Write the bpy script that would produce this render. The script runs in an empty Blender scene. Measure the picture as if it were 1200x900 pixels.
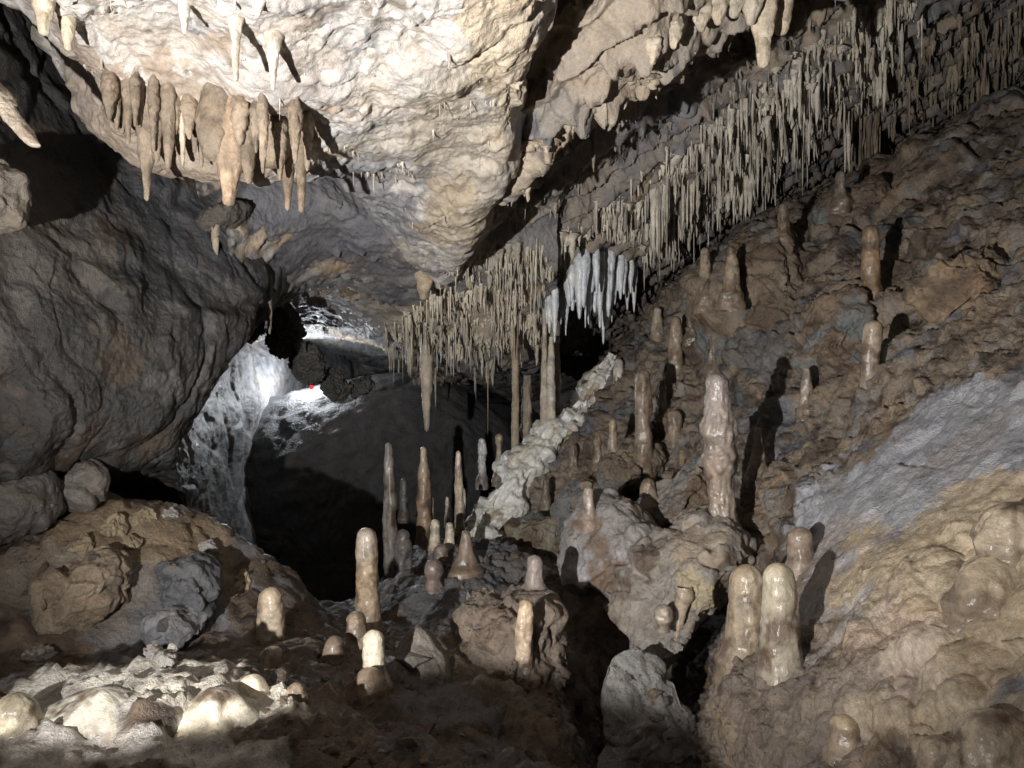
import bpy, math, random
import numpy as np
from mathutils import Vector
from mathutils.bvhtree import BVHTree

random.seed(7)
RNG = np.random.default_rng(7)
scene = bpy.context.scene
COL = scene.collection
F = 979.0                       # focal length of the phone in pixels of the 1200 x 900 photo
CZ = 1.2                        # height of the lens

# ------------------------------------------------------------------ camera, world, lamps
cam_d = bpy.data.cameras.new('camera')
cam_d.sensor_width = 36.0
cam_d.lens = 36.0 * F / 1200.0
cam_d.clip_start = 0.02
cam_d.clip_end = 200.0
cam = bpy.data.objects.new('camera', cam_d)
COL.objects.link(cam)
cam.location = (0, 0, CZ)
cam.rotation_euler = (math.radians(90), 0, 0)
scene.camera = cam

world = bpy.data.worlds.new('World')
scene.world = world
world.use_nodes = True
world.node_tree.nodes['Background'].inputs[0].default_value = (0.55, 0.5, 0.5, 1)
world.node_tree.nodes['Background'].inputs[1].default_value = 0.006

scene.view_settings.view_transform = 'Standard'
scene.view_settings.look = 'None'
scene.view_settings.exposure = 0.0
scene.view_settings.gamma = 1.0


def lamp(name, kind, loc, energy, color, size, target=None, angle=120, blend=1.0):
    d = bpy.data.lights.new(name, kind)
    d.energy = energy
    d.color = color
    d.shadow_soft_size = size
    o = bpy.data.objects.new(name, d)
    COL.objects.link(o)
    o.location = loc
    if kind == 'SPOT':
        d.spot_size = math.radians(angle)
        d.spot_blend = blend
        v = Vector(target) - Vector(loc)
        o.rotation_euler = v.to_track_quat('-Z', 'Y').to_euler()
    return o


def P(px, py, d):
    return np.array([(px - 600.0) / F * d, d, CZ - (py - 450.0) / F * d])


def W(x, y, z):
    return np.array([x, y, CZ + z], float)


# hand torch standing low on the left of the photographer, its beam on the roof
LT = (-0.80, 0.05, CZ - 0.20)
lamp('hand_torch', 'SPOT', LT, 450, (1.0, 0.965, 0.92), 0.014, tuple(P(690, 190, 3.2)), 92, 1.0)
lamp('hand_torch_spill', 'POINT', LT, 23, (1.0, 0.95, 0.89), 0.014)
# second caver's headlamp inside the far chamber, hidden behind the hanging rocks
lamp('headlamp', 'POINT', tuple(P(359, 442, 6.3)), 21, (0.88, 0.94, 1.0), 0.03)

# ------------------------------------------------------------------ noise
PERM = RNG.permutation(512).astype(np.int64)
GR = RNG.normal(size=(512, 3)).astype(np.float32)
GR /= np.linalg.norm(GR, axis=1)[:, None]
JIT = RNG.random((512, 3)).astype(np.float32)


def hsh(i, j, k):
    return PERM[(PERM[(PERM[i & 511] + j) & 511] + k) & 511]


def perlin(p):
    p = np.asarray(p, np.float32)
    i = np.floor(p).astype(np.int64)
    f = p - i
    u = f * f * f * (f * (f * 6 - 15) + 10)
    out = np.zeros(len(p), np.float32)
    for a in (0, 1):
        wx = u[:, 0] if a else 1 - u[:, 0]
        for b in (0, 1):
            wy = u[:, 1] if b else 1 - u[:, 1]
            for c in (0, 1):
                wz = u[:, 2] if c else 1 - u[:, 2]
                g = GR[hsh(i[:, 0] + a, i[:, 1] + b, i[:, 2] + c)]
                d = g[:, 0] * (f[:, 0] - a) + g[:, 1] * (f[:, 1] - b) + g[:, 2] * (f[:, 2] - c)
                out += wx * wy * wz * d
    return out * 1.5


def fbm(p, o=4, gain=0.5):
    p = np.asarray(p, np.float32)
    s, a = np.zeros(len(p), np.float32), 1.0
    for k in range(o):
        s += a * perlin(p + 17.3 * k)
        p = p * 2.03
        a *= gain
    return s


def ridged(p, o=4, gain=0.5):
    p = np.asarray(p, np.float32)
    s, a = np.zeros(len(p), np.float32), 1.0
    for k in range(o):
        s += a * (1 - 2 * np.abs(perlin(p + 9.1 * k)))
        p = p * 2.1
        a *= gain
    return s


def worley(p):
    """F1, F2 and a random number per cell"""
    p = np.asarray(p, np.float32)
    i = np.floor(p).astype(np.int64)
    n = len(p)
    f1 = np.full(n, 9, np.float32)
    f2 = np.full(n, 9, np.float32)
    cid = np.zeros(n, np.int64)
    off = np.zeros((n, 3), np.float32)
    for a in (-1, 0, 1):
        for b in (-1, 0, 1):
            for c in (-1, 0, 1):
                q = i + np.array([a, b, c])
                h = hsh(q[:, 0], q[:, 1], q[:, 2])
                d = p - (q + JIT[h])
                r = np.einsum('ij,ij->i', d, d)
                m = r < f1
                f2 = np.where(m, f1, np.minimum(f2, r))
                f1 = np.where(m, r, f1)
                cid = np.where(m, h, cid)
                off[m] = d[m]
    return np.sqrt(f1), np.sqrt(f2), cid, off


def sstep(a, b, x):
    t = np.clip((x - a) / (b - a), 0, 1)
    return t * t * (3 - 2 * t)


def blocks(p, s):
    """angular broken rock: every cell is a tilted facet, cracks between"""
    q = p * s
    q = q + 0.35 * np.stack([perlin(q * 1.3), perlin(q * 1.3 + 31), perlin(q * 1.3 + 77)], 1)
    f1, f2, cid, off = worley(q)
    tilt = (GR[cid] * off).sum(1)
    lev = JIT[(cid * 7 + 3) & 511, 0] - 0.5
    e = sstep(0.0, 0.16, f2 - f1)
    return e * (0.55 * lev + 0.9 * tilt + 0.35) - 0.35


def lumps(p, s):
    """rounded cauliflower lumps of flowstone"""
    q = p * s + 0.3 * np.stack([perlin(p * s * .8), perlin(p * s * .8 + 31), perlin(p * s * .8 + 77)], 1)
    f1, f2, cid, off = worley(q)
    return np.sqrt(np.clip(1 - f1 * f1, 0, 1)) * 1.6 - 1.0 + 0.5 * (JIT[cid, 1] - .5)


# roughness recipes, in metres along the surface normal -------------------------------------
def k_ceiling(p):
    d = 0.06 * fbm(p * 2.3, 3) + 0.02 * blocks(p + 1, 3.3) + 0.008 * ridged(p * 6, 3) + 0.007 * fbm(p * 19, 3) + 0.003 * fbm(p * 60, 2)
    m = sstep(-.2, .4, fbm(p * 3 + 60, 2))
    d -= 0.020 * sstep(.3, .7, perlin(p * np.array([27, 27, 17.0]))) * m
    d += 0.010 * sstep(.3, .75, perlin(p * np.array([24, 24, 9.0]) + 70)) * m
    d += 0.005 * blocks(p + 2, 6) * (1 - m)
    return d


def k_rock(p):
    return 0.05 * blocks(p, 4.2) + 0.024 * blocks(p + 3, 9) + 0.010 * blocks(p + 8, 20) + 0.010 * ridged(p * 11, 3) + 0.006 * fbm(p * 40, 2)


def k_ledges(p):
    q = p * np.array([1.0, 1.0, 1.0])
    s = p[:, 0] * 0.45 - p[:, 2] * 0.75 + 0.25 * p[:, 1]      # dipping beds
    st = s * 9 + 0.8 * fbm(p * 3, 3)
    fr = st - np.floor(st)
    fr = np.where(fr < .82, fr / .82, (1 - fr) / .18)
    d = 0.045 * (fr ** 1.6 - .4) + 0.055 * fbm(p * 3.0, 3) + 0.02 * ridged(p * 9, 3) + 0.010 * fbm(p * 25, 3)
    return d


def k_wall(p):
    n = perlin(p * np.array([2.4, 2.4, 1.1]) + 5)
    crack = 1 - sstep(0, 0.10, np.abs(n))
    n2 = perlin(p * np.array([5, 5, 3.0]) + 50)
    crack2 = 1 - sstep(0, 0.09, np.abs(n2))
    d = 0.07 * fbm(p * 2.0, 3) + 0.05 * blocks(p, 2.2) + 0.009 * blocks(p + 3, 7) - 0.024 * crack - 0.008 * crack2
    d += 0.010 * fbm(p * 18, 3) + 0.004 * fbm(p * 60, 2)
    return d * .58


def k_mud(p):
    d = 0.035 * fbm(p * 3.0, 3) + 0.022 * blocks(p, 6) + 0.012 * blocks(p + 4, 15) + 0.008 * ridged(p * 9, 3) + 0.008 * fbm(p * 25, 3)
    d += 0.004 * fbm(p * 75, 2)
    return d


def k_flow(p):
    return 0.03 * fbm(p * 3, 2) + 0.030 * lumps(p, 7) + 0.015 * lumps(p + 9, 17) + 0.004 * lumps(p + 2, 38) + 0.002 * fbm(p * 50, 2)


def k_smooth(p):
    d = 0.02 * fbm(p * 3.5, 3) + 0.010 * ridged(p * np.array([8, 8, 8.0]), 3) + 0.006 * fbm(p * 30, 3)
    return d


# ------------------------------------------------------------------ materials
def rock_mat(name, rough=0.6, bump=0.5, scale=1.0, spec=0.5, var=0.35, sss=0.0, coat=0.0):
    m = bpy.data.materials.new(name)
    m.use_nodes = True
    nt = m.node_tree
    N, L = nt.nodes, nt.links
    b = N['Principled BSDF']
    at = N.new('ShaderNodeAttribute'); at.attribute_name = 'Col'
    tc = N.new('ShaderNodeTexCoord')
    geo = N.new('ShaderNodeNewGeometry')

    def noise(s, det=6, ro=0.6, dist=0.0):
        n = N.new('ShaderNodeTexNoise')
        n.inputs['Scale'].default_value = s * scale
        n.inputs['Detail'].default_value = det
        n.inputs['Roughness'].default_value = ro
        n.inputs['Distortion'].default_value = dist
        L.new(geo.outputs['Position'], n.inputs['Vector'])
        return n

    def math_(op, a, c, clamp=False):
        n = N.new('ShaderNodeMath'); n.operation = op; n.use_clamp = clamp
        for k, v in enumerate((a, c)):
            if isinstance(v, (int, float)):
                n.inputs[k].default_value = v
            else:
                L.new(v, n.inputs[k])
        return n.outputs[0]

    n1 = noise(14, 8, 0.65, 0.4)
    n2 = noise(95, 5, 0.7)
    n3 = noise(330, 3, 0.6)
    # value variation of the stone itself
    v = math_('ADD', math_('MULTIPLY', n1.outputs['Fac'], 1.3), math_('MULTIPLY', n2.outputs['Fac'], 0.9))
    v = math_('MULTIPLY', math_('SUBTRACT', v, 1.1), var * 2.2)
    v = math_('ADD', v, 1.0)
    v = math_('MULTIPLY', v, math_('ADD', 0.62, math_('MULTIPLY', n3.outputs['Fac'], 0.76)))
    mul = N.new('ShaderNodeVectorMath'); mul.operation = 'SCALE'
    L.new(at.outputs['Color'], mul.inputs[0]); L.new(v, mul.inputs['Scale'])
    # iron stains drift the hue
    n4 = noise(5, 6, 0.6, 0.8)
    r = N.new('ShaderNodeMapRange')
    r.inputs['From Min'].default_value = 0.5; r.inputs['From Max'].default_value = 0.72
    r.inputs['To Min'].default_value = 0.0; r.inputs['To Max'].default_value = 0.45
    L.new(n4.outputs['Fac'], r.inputs['Value'])
    mx = N.new('ShaderNodeMix'); mx.data_type = 'RGBA'; mx.blend_type = 'MULTIPLY'
    L.new(r.outputs[0], mx.inputs['Factor'])
    L.new(mul.outputs[0], mx.inputs['A'])
    mx.inputs['B'].default_value = (1.0, 0.80, 0.6, 1)
    L.new(mx.outputs['Result'], b.inputs['Base Color'])
    rg = N.new('ShaderNodeMapRange')
    rg.inputs['From Min'].default_value = 0.3; rg.inputs['From Max'].default_value = 0.7
    rg.inputs['To Min'].default_value = max(0.10, rough - 0.30); rg.inputs['To Max'].default_value = min(1, rough + 0.2)
    L.new(n1.outputs['Fac'], rg.inputs['Value'])
    L.new(math_('MULTIPLY', rg.outputs[0], at.outputs['Alpha']), b.inputs['Roughness'])
    b.inputs['Specular IOR Level'].default_value = spec
    vo = N.new('ShaderNodeTexVoronoi'); vo.feature = 'F1'
    vo.inputs['Scale'].default_value = 60 * scale
    L.new(geo.outputs['Position'], vo.inputs['Vector'])
    h = math_('ADD', math_('MULTIPLY', n2.outputs['Fac'], 1.0), math_('MULTIPLY', n3.outputs['Fac'], 0.5))
    h = math_('ADD', h, math_('MULTIPLY', n1.outputs['Fac'], 0.9))
    h = math_('ADD', h, math_('MULTIPLY', vo.outputs['Distance'], 0.35))
    bp = N.new('ShaderNodeBump')
    L.new(math_('MULTIPLY', at.outputs['Alpha'], bump), bp.inputs['Strength'])
    bp.inputs['Distance'].default_value = 0.009 / scale
    L.new(h, bp.inputs['Height'])
    L.new(bp.outputs['Normal'], b.inputs['Normal'])
    if sss:
        b.inputs['Subsurface Weight'].default_value = sss
        b.inputs['Subsurface Radius'].default_value = (0.02, 0.012, 0.006)
    if coat:
        b.inputs['Coat Weight'].default_value = coat
        b.inputs['Coat Roughness'].default_value = 0.17
        b2 = N.new('ShaderNodeBump'); b2.inputs['Strength'].default_value = .10; b2.inputs['Distance'].default_value = .012
        L.new(h, b2.inputs['Height'])
        L.new(b2.outputs['Normal'], b.inputs['Coat Normal'])
    return m


M_CEIL = rock_mat('pale_roof_limestone', 0.6, 0.7, 1.0, 0.45, 0.40)
M_DARK = rock_mat('grey_limestone', 0.5, 0.8, 1.0, 0.5, 0.6)
M_MUD = rock_mat('muddy_breakdown', 0.48, 1.0, 1.0, 0.5, 0.62)
M_FLOW = rock_mat('wet_flowstone', 0.33, 0.35, 1.0, 0.5, 0.25, coat=0.25)
M_STRAW = rock_mat('dripstone', 0.5, 0.6, 1.1, 0.5, 0.5)
M_WHITE = rock_mat('white_calcite', 0.33, 0.4, 1.2, 0.5, 0.3, sss=0.2, coat=.4)
M_WET = rock_mat('wet_dripstone', 0.32, 0.42, 1.0, 0.5, 0.48, coat=0.38)

PALE = (0.63, 0.59, 0.55)
CREAM = (0.60, 0.50, 0.36)
TAN = (0.44, 0.33, 0.22)
OCHRE = (0.36, 0.22, 0.11)
BROWN = (0.19, 0.125, 0.08)
UMBER = (0.10, 0.068, 0.047)
GREY = (0.20, 0.20, 0.205)
LGREY = (0.36, 0.35, 0.35)
BLUE = (0.39, 0.395, 0.44)
SLATE = (0.15, 0.16, 0.19)
WHITE = (0.80, 0.78, 0.72)


def colour(p, base, mix=(), blobs=(), seed=0.0):
    """stone colour: palette patches by noise, then named regions with ragged edges"""
    n = len(p)
    c = np.tile(np.array(base, np.float32), (n, 1))
    for k, (col, s, lo, hi) in enumerate(mix):
        w = sstep(lo, hi, fbm(p * s + 13.7 * k + seed, 4, 0.6))[:, None]
        c = c * (1 - w) + np.array(col, np.float32) * w
    if blobs:
        wrp = 0.62 * fbm(p * 4.5 + 90, 5, 0.68)
        for (q, r, col, st) in blobs:
            r = np.array(r if hasattr(r, '__len__') else (r, r, r))
            d = np.linalg.norm((p - q) / r, axis=1) + wrp
            w = (1 - sstep(0.82, 1.06, d))[:, None] * st
            c = c * (1 - w) + np.array(col, np.float32) * w
    g_ = (c @ np.array([.35, .45, .2], np.float32))[:, None]
    return g_ + (c - g_) * 0.86


def mesh_obj(name, v, quads, mat, col=None, origin=None, smooth=True, tris=None):
    me = bpy.data.meshes.new(name)
    v = np.asarray(v, np.float32)
    if origin is not None:
        v = v - np.asarray(origin, np.float32)
    nq = len(quads)
    nt_ = 0 if tris is None else len(tris)
    me.vertices.add(len(v))
    me.vertices.foreach_set('co', v.ravel())
    loops = np.asarray(quads, np.int32).ravel()
    tot = [4] * nq
    if nt_:
        loops = np.concatenate([loops, np.asarray(tris, np.int32).ravel()])
        tot += [3] * nt_
    tot = np.array(tot, np.int32)
    me.loops.add(len(loops))
    me.loops.foreach_set('vertex_index', loops)
    me.polygons.add(len(tot))
    me.polygons.foreach_set('loop_start', np.concatenate([[0], np.cumsum(tot)[:-1]]).astype(np.int32))
    me.polygons.foreach_set('loop_total', tot)
    me.polygons.foreach_set('use_smooth', np.full(len(tot), smooth))
    me.update(calc_edges=True)
    me.validate()
    if col is not None:
        a = me.color_attributes.new('Col', 'FLOAT_COLOR', 'POINT')
        cc = np.ones((len(v), 4), np.float32)
        cc[:, :3] = np.clip(col[:, :3], 0, 1)
        if col.shape[1] == 4: cc[:, 3] = col[:, 3]
        a.data.foreach_set('color', cc.ravel())
    me.materials.append(mat)
    o = bpy.data.objects.new(name, me)
    if origin is not None:
        o.location = origin
    COL.objects.link(o)
    return o


def tag(o, label=None, cat=None, group=None, kind=None):
    if label: o['label'] = label
    if cat: o['category'] = cat
    if group: o['group'] = group
    if kind: o['kind'] = kind
    return o


def grid_quads(nr, nc, wrap=False):
    i, j = np.meshgrid(np.arange(nr - 1), np.arange(nc if wrap else nc - 1), indexing='ij')
    j2 = (j + 1) % nc
    return np.stack([i * nc + j, i * nc + j2, (i + 1) * nc + j2, (i + 1) * nc + j], -1).reshape(-1, 4)


def catmull(ctrl, n):
    """resample the first axis of ctrl to n samples"""
    m = len(ctrl)
    t = np.linspace(0, m - 1, n)
    k = np.minimum(np.floor(t).astype(int), m - 2)
    f = (t - k)[:, None, None]
    g = lambda a: ctrl[np.clip(a, 0, m - 1)]
    p0, p1, p2, p3 = g(k - 1), g(k), g(k + 1), g(k + 2)
    return 0.5 * (2 * p1 + (p2 - p0) * f + (2 * p0 - 5 * p1 + 4 * p2 - p3) * f ** 2 + (3 * p1 - p0 - 3 * p2 + p3) * f ** 3)


def grid_normals(g):
    a = np.gradient(g, axis=0)
    b = np.gradient(g, axis=1)
    n = np.cross(a, b)
    n /= np.linalg.norm(n, axis=2)[..., None] + 1e-9
    return n


TERRAIN = []


def patch(name, ctrl, nr, nc, recipe, mat, base, mix=(), blobs=(), amp=1.0, drip=0.0, look=(0, 0, CZ), keep=True, seed=0.0, wet=None):
    c = np.array(ctrl, float)
    g = catmull(c, nr)
    g = catmull(g.transpose(1, 0, 2), nc).transpose(1, 0, 2)
    n = grid_normals(g)
    s = ((np.array(look) - g) * n).sum(2)
    if np.median(s) < 0:
        n = -n
    p = g.reshape(-1, 3)
    n = n.reshape(-1, 3)
    d = recipe(p + seed) * amp
    v = p + n * d[:, None]
    if drip:
        q = p * np.array([22, 22, 5.0])
        w = sstep(0.18, 0.6, perlin(q)) * sstep(-0.25, 0.35, fbm(p * 4 + 40, 2))
        v[:, 2] -= drip * w
    cl_ = colour(p, base, mix, blobs, seed)
    if wet is not None:
        cl_ = np.concatenate([cl_, wet(p)[:, None]], 1)
    o = mesh_obj(name, v, grid_quads(nr, nc), mat, cl_)
    if keep:
        TERRAIN.append(o)
    o['kind'] = 'structure'
    return o, v.reshape(nr, nc, 3)


def rock(name, outline, d, thick, recipe, mat, base, label, cat, mix=(), blobs=(), amp=1.0, n=(70, 110), tilt=(0, 0), keep=True, seed=0.0, power=0.8, back=None, cuts=0):
    """a rock with the given outline at distance d: closed, with real depth; tilt = change of distance per metre along x, z"""
    o2 = np.array(outline, float)
    ctr = o2.mean(0)
    C0 = P(ctr[0], ctr[1], d)
    pts = np.array([P(x, y, d) for x, y in o2]) - C0
    ang = np.arctan2(pts[:, 2], pts[:, 0])
    rad = np.hypot(pts[:, 0], pts[:, 2])
    k = np.argsort(ang); ang, rad = ang[k], rad[k]
    nr, nc = n
    th = np.linspace(-math.pi, math.pi, nc, endpoint=False)
    R = np.interp(th, np.concatenate([ang - 2 * math.pi, ang, ang + 2 * math.pi]), np.tile(rad, 3))
    R = .25 * np.roll(R, 1) + .5 * R + .25 * np.roll(R, -1)
    kern = np.exp(-np.linspace(-2.5, 2.5, nc // 3 | 1) ** 2); kern /= kern.sum()
    h_ = len(kern) // 2
    Rs = np.convolve(np.concatenate([R[-h_:], R, R[:h_]]), kern, 'valid')      # rounder towards the middle
    tt = np.linspace(-1, 1, nr)
    sr = np.sin((1 - np.abs(tt)) * math.pi / 2)                                 # 0 back pole .. 1 rim .. 0 front pole
    RR = Rs[None, :] * (1 - sr[:, None] ** 5) + R[None, :] * sr[:, None] ** 5
    X = RR * sr[:, None] * np.cos(th)
    Z = RR * sr[:, None] * np.sin(th)
    ex = 2 / max(power, .2) * .8
    Yf = np.sqrt(np.clip(1 - sr ** ex, 0, 1))
    Y = (np.where(tt > 0, -thick, thick if back is None else back) * Yf)[:, None] + 0 * X
    Y = Y + tilt[0] * X + tilt[1] * Z
    g = np.stack([X, Y, Z], -1)
    rc = np.random.default_rng(int(abs(ctr[0] * 7 + ctr[1])) + 5)
    for _ in range(cuts):
        nn_ = rc.normal(size=3); nn_[1] = -abs(nn_[1]) * 1.1 - .25
        nn_ /= np.linalg.norm(nn_)
        dp = g @ nn_
        hmax = dp.max() * rc.uniform(.50, .82)
        g = g - np.maximum(dp - hmax, 0)[..., None] * nn_ * .94
    g = g + C0
    nrm = grid_normals(np.concatenate([g[:, -1:], g, g[:, :1]], 1))[:, 1:-1]
    s = ((g - C0) * nrm).sum(2)
    nrm = np.where(s[..., None] < 0, -nrm, nrm)
    nrm[0] = nrm[1].mean(0); nrm[-1] = nrm[-2].mean(0)
    p = g.reshape(-1, 3)
    dd = recipe(p + seed) * amp
    dd = dd.reshape(nr, nc); dd[0] = dd[0].mean(); dd[-1] = dd[-1].mean()
    v = p + nrm.reshape(-1, 3) * dd.reshape(-1, 1)
    base_pt = C0.copy(); base_pt[2] = v[:, 2].min()
    o = mesh_obj(name, v, grid_quads(nr, nc, True), mat, colour(p, base, mix, blobs, seed), base_pt)
    if label:
        tag(o, label, cat)
    else:
        o['kind'] = 'structure'
    if keep:
        TERRAIN.append(o)
    return o


def drip_mesh(path, radii, sides, rings, rough, seed, fine=0.0):
    """tapering stone drip along a path of points (root first), returns verts + quads (closed at the tip)"""
    path = np.array(path, float); radii = np.array(radii, float)
    t0 = np.linspace(0, 1, len(path))
    t = np.linspace(0, 1, rings)
    c = np.stack([np.interp(t, t0, path[:, k]) for k in range(3)], 1)
    r = np.interp(t, t0, radii)
    r = r * (1 + 0.0 * t)
    # rounded end
    L = np.linalg.norm(path[-1] - path[0])
    endlen = max(1e-4, radii[-1])
    s = np.clip((1 - t) * L / endlen, 0, 1)
    r = r * np.sqrt(np.clip(1 - (1 - s) ** 2, 0.0, 1))
    wob = rough * 0.6
    amp_r = np.interp(t, t0, radii)
    cw = np.stack([t * L * 6 + seed, np.full(rings, seed * 1.7), np.full(rings, 3.1)], 1)
    c[:, 0] += wob * amp_r * perlin(cw)
    c[:, 1] += wob * amp_r * perlin(cw + 20)
    th = np.linspace(0, 2 * math.pi, sides, endpoint=False)
    T, TH = np.meshgrid(np.arange(rings), th, indexing='ij')
    q = np.stack([np.cos(TH) * 1.1, np.sin(TH) * 1.1, (t[T] * L) / (np.mean(radii) * 2.2)], -1).reshape(-1, 3)
    nz = fbm(q + seed * 3.3, 3) * rough
    if fine:
        nz = nz + fine * (lumps(q * 0.9 + seed, 1.2) * 0.5 + lumps(q + seed * 2, 3.0) * 0.28) + .03 * perlin(q * 5)
    nz = nz + .05 * perlin(np.stack([q[:, 0] * .35, q[:, 1] * .35, q[:, 2] * 5.5 + seed], 1)) + .05 * fbm(q * 2.6 + 3, 2)
    rr = r[T] * (1 + nz.reshape(rings, sides))
    rr = np.maximum(rr, 0.0)
    v = np.stack([c[T, 0] + rr * np.cos(TH), c[T, 1] + rr * np.sin(TH), c[T, 2]], -1)
    return v.reshape(-1, 3), grid_quads(rings, sides, True)


# ================================================================== THE CAVE
# ---- roof block with the bright face; its right edge is a sharp ridge that folds back up
ceil_ctrl = [
    [W(-1.5, -.8, 1.0), W(-1.2, -.8, .9), W(-.8, -.8, .85), W(-.5, -.8, .85), W(-.2, -.8, .85), W(0, -.8, .85), W(.2, -.8, .9), W(.3, -.8, 1.2)],
    [P(-90, -150, 1.75), P(20, -120, 1.6), P(180, -120, 1.5), P(330, -120, 1.5), P(460, -120, 1.55), P(570, -110, 1.6), P(655, -110, 1.65), P(665, -160, 2.0)],
    [P(-30, -40, 2.1), P(40, -10, 1.75), P(190, 0, 1.7), P(330, 0, 1.75), P(450, 0, 1.8), P(560, 0, 1.85), P(634, 0, 1.9), P(650, -50, 2.15)],
    [P(20, 0, 2.3), P(78, 52, 1.95), P(190, 60, 1.95), P(330, 80, 2.0), P(440, 70, 2.0), P(545, 80, 2.1), P(622, 70, 2.15), P(634, 20, 2.42)],
    [P(50, 50, 2.5), P(110, 105, 2.12), P(190, 128, 2.15), P(340, 150, 2.25), P(430, 140, 2.25), P(530, 145, 2.35), P(607, 140, 2.4), P(615, 95, 2.68)],
    [P(80, 100, 2.6), P(125, 160, 2.28), P(210, 185, 2.32), P(345, 196, 2.4), P(425, 195, 2.6), P(505, 220, 2.75), P(582, 215, 2.75), P(588, 170, 3.05)],
    [P(100, 90, 3.0), P(140, 140, 2.7), P(220, 155, 2.7), P(345, 170, 2.8), P(440, 250, 3.15), P(502, 292, 3.25), P(550, 282, 3.2), P(560, 235, 3.5)],
    [P(120, 60, 3.6), P(150, 110, 3.4), P(230, 120, 3.4), P(350, 130, 3.6), P(440, 290, 3.9), P(505, 330, 3.8), P(530, 320, 3.9), P(540, 250, 4.2)],
]
ceiling, ceil_v = patch('ceiling', ceil_ctrl, 520, 560, k_ceiling, M_CEIL, PALE,
      mix=[((0.53, 0.50, 0.48), 3, 0.0, 0.5), ((.40, .395, .40), 4, .15, .5), ((.30, .26, .22), 9, .3, .7), ((0.57, 0.52, 0.45), 2.2, 0.2, 0.7)],
      blobs=[(P(600, 60, 2.0), (.12, .5, .35), (0.62, 0.50, 0.34), .8), (P(540, 200, 2.5), (.2, .5, .25), (0.52, 0.45, 0.35), .7),
             (P(200, 150, 2.2), (.35, .3, .14), (0.42, 0.33, 0.25), .9), (P(430, 240, 2.95), (.26, .5, .13), (.27, .27, .30), .85),
             (P(110, 120, 2.2), (.2, .3, .2), (0.34, 0.27, 0.21), .8), (P(540, 250, 3.0), (.15, .3, .2), (0.5, 0.40, 0.27), .7)],
      drip=0.013)

# ---- dark left wall with its ragged right edge
wall_ctrl = [
    [W(-2.6, .3, 1.5), P(-250, -80, 1.9), P(-60, -80, 2.4), P(40, -60, 2.7), P(120, -50, 3.0), P(200, -50, 3.2), P(280, -50, 3.4), P(340, -50, 3.7), P(420, -50, 4.3)],
    [W(-2.2, .3, .6), P(-250, 100, 1.8), P(-30, 100, 2.35), P(50, 100, 2.65), P(130, 110, 2.95), P(210, 130, 3.1), P(290, 130, 3.35), P(350, 120, 3.7), P(430, 120, 4.4)],
    [W(-2.1, .3, .3), P(-250, 220, 1.75), P(-10, 220, 2.2), P(70, 220, 2.45), P(150, 220, 2.75), P(220, 220, 3.0), P(290, 230, 3.25), P(350, 230, 3.6), P(430, 230, 4.3)],
    [W(-2.0, .3, .1), P(-250, 320, 1.7), P(-10, 320, 2.15), P(80, 320, 2.4), P(160, 320, 2.62), P(230, 320, 2.82), P(285, 330, 3.05), P(322, 335, 3.3), P(345, 330, 4.2)],
    [W(-2.0, .3, -.1), P(-250, 400, 1.7), P(-10, 400, 2.1), P(80, 400, 2.3), P(155, 400, 2.48), P(215, 405, 2.65), P(262, 405, 2.85), P(290, 400, 3.1), P(285, 390, 4.0)],
    [W(-2.0, .3, -.3), P(-250, 480, 1.7), P(-10, 480, 2.1), P(65, 480, 2.22), P(125, 480, 2.38), P(175, 480, 2.52), P(212, 488, 2.7), P(237, 485, 2.95), P(228, 470, 3.8)],
    [W(-2.0, .3, -.5), P(-250, 540, 1.75), P(-10, 540, 2.15), P(55, 540, 2.3), P(105, 535, 2.45), P(145, 535, 2.6), P(180, 532, 2.72), P(205, 527, 2.9), P(195, 505, 3.8)],
    [W(-2.0, .4, -.8), P(-250, 610, 1.9), P(-10, 610, 2.5), P(45, 600, 2.8), P(95, 590, 3.0), P(140, 590, 3.2), P(185, 590, 3.25), P(222, 580, 3.2), P(205, 560, 3.9)],
    [W(-2.0, .5, -1.2), P(-250, 720, 2.0), P(-10, 700, 2.6), P(45, 690, 3.0), P(95, 680, 3.3), P(140, 670, 3.4), P(185, 660, 3.5), P(225, 650, 3.5), P(215, 640, 4.2)],
]
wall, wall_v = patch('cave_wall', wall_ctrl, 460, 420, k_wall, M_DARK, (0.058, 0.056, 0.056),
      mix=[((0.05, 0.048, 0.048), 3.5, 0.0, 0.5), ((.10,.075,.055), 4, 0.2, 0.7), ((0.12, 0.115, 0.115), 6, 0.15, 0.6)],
      blobs=[(P(20, 250, 2.2), (.25, .4, .3), (0.13, 0.115, 0.10), .8), (P(250, 260, 3.0), (.3, .5, .2), (.095, .10, .115), .7)])

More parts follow.
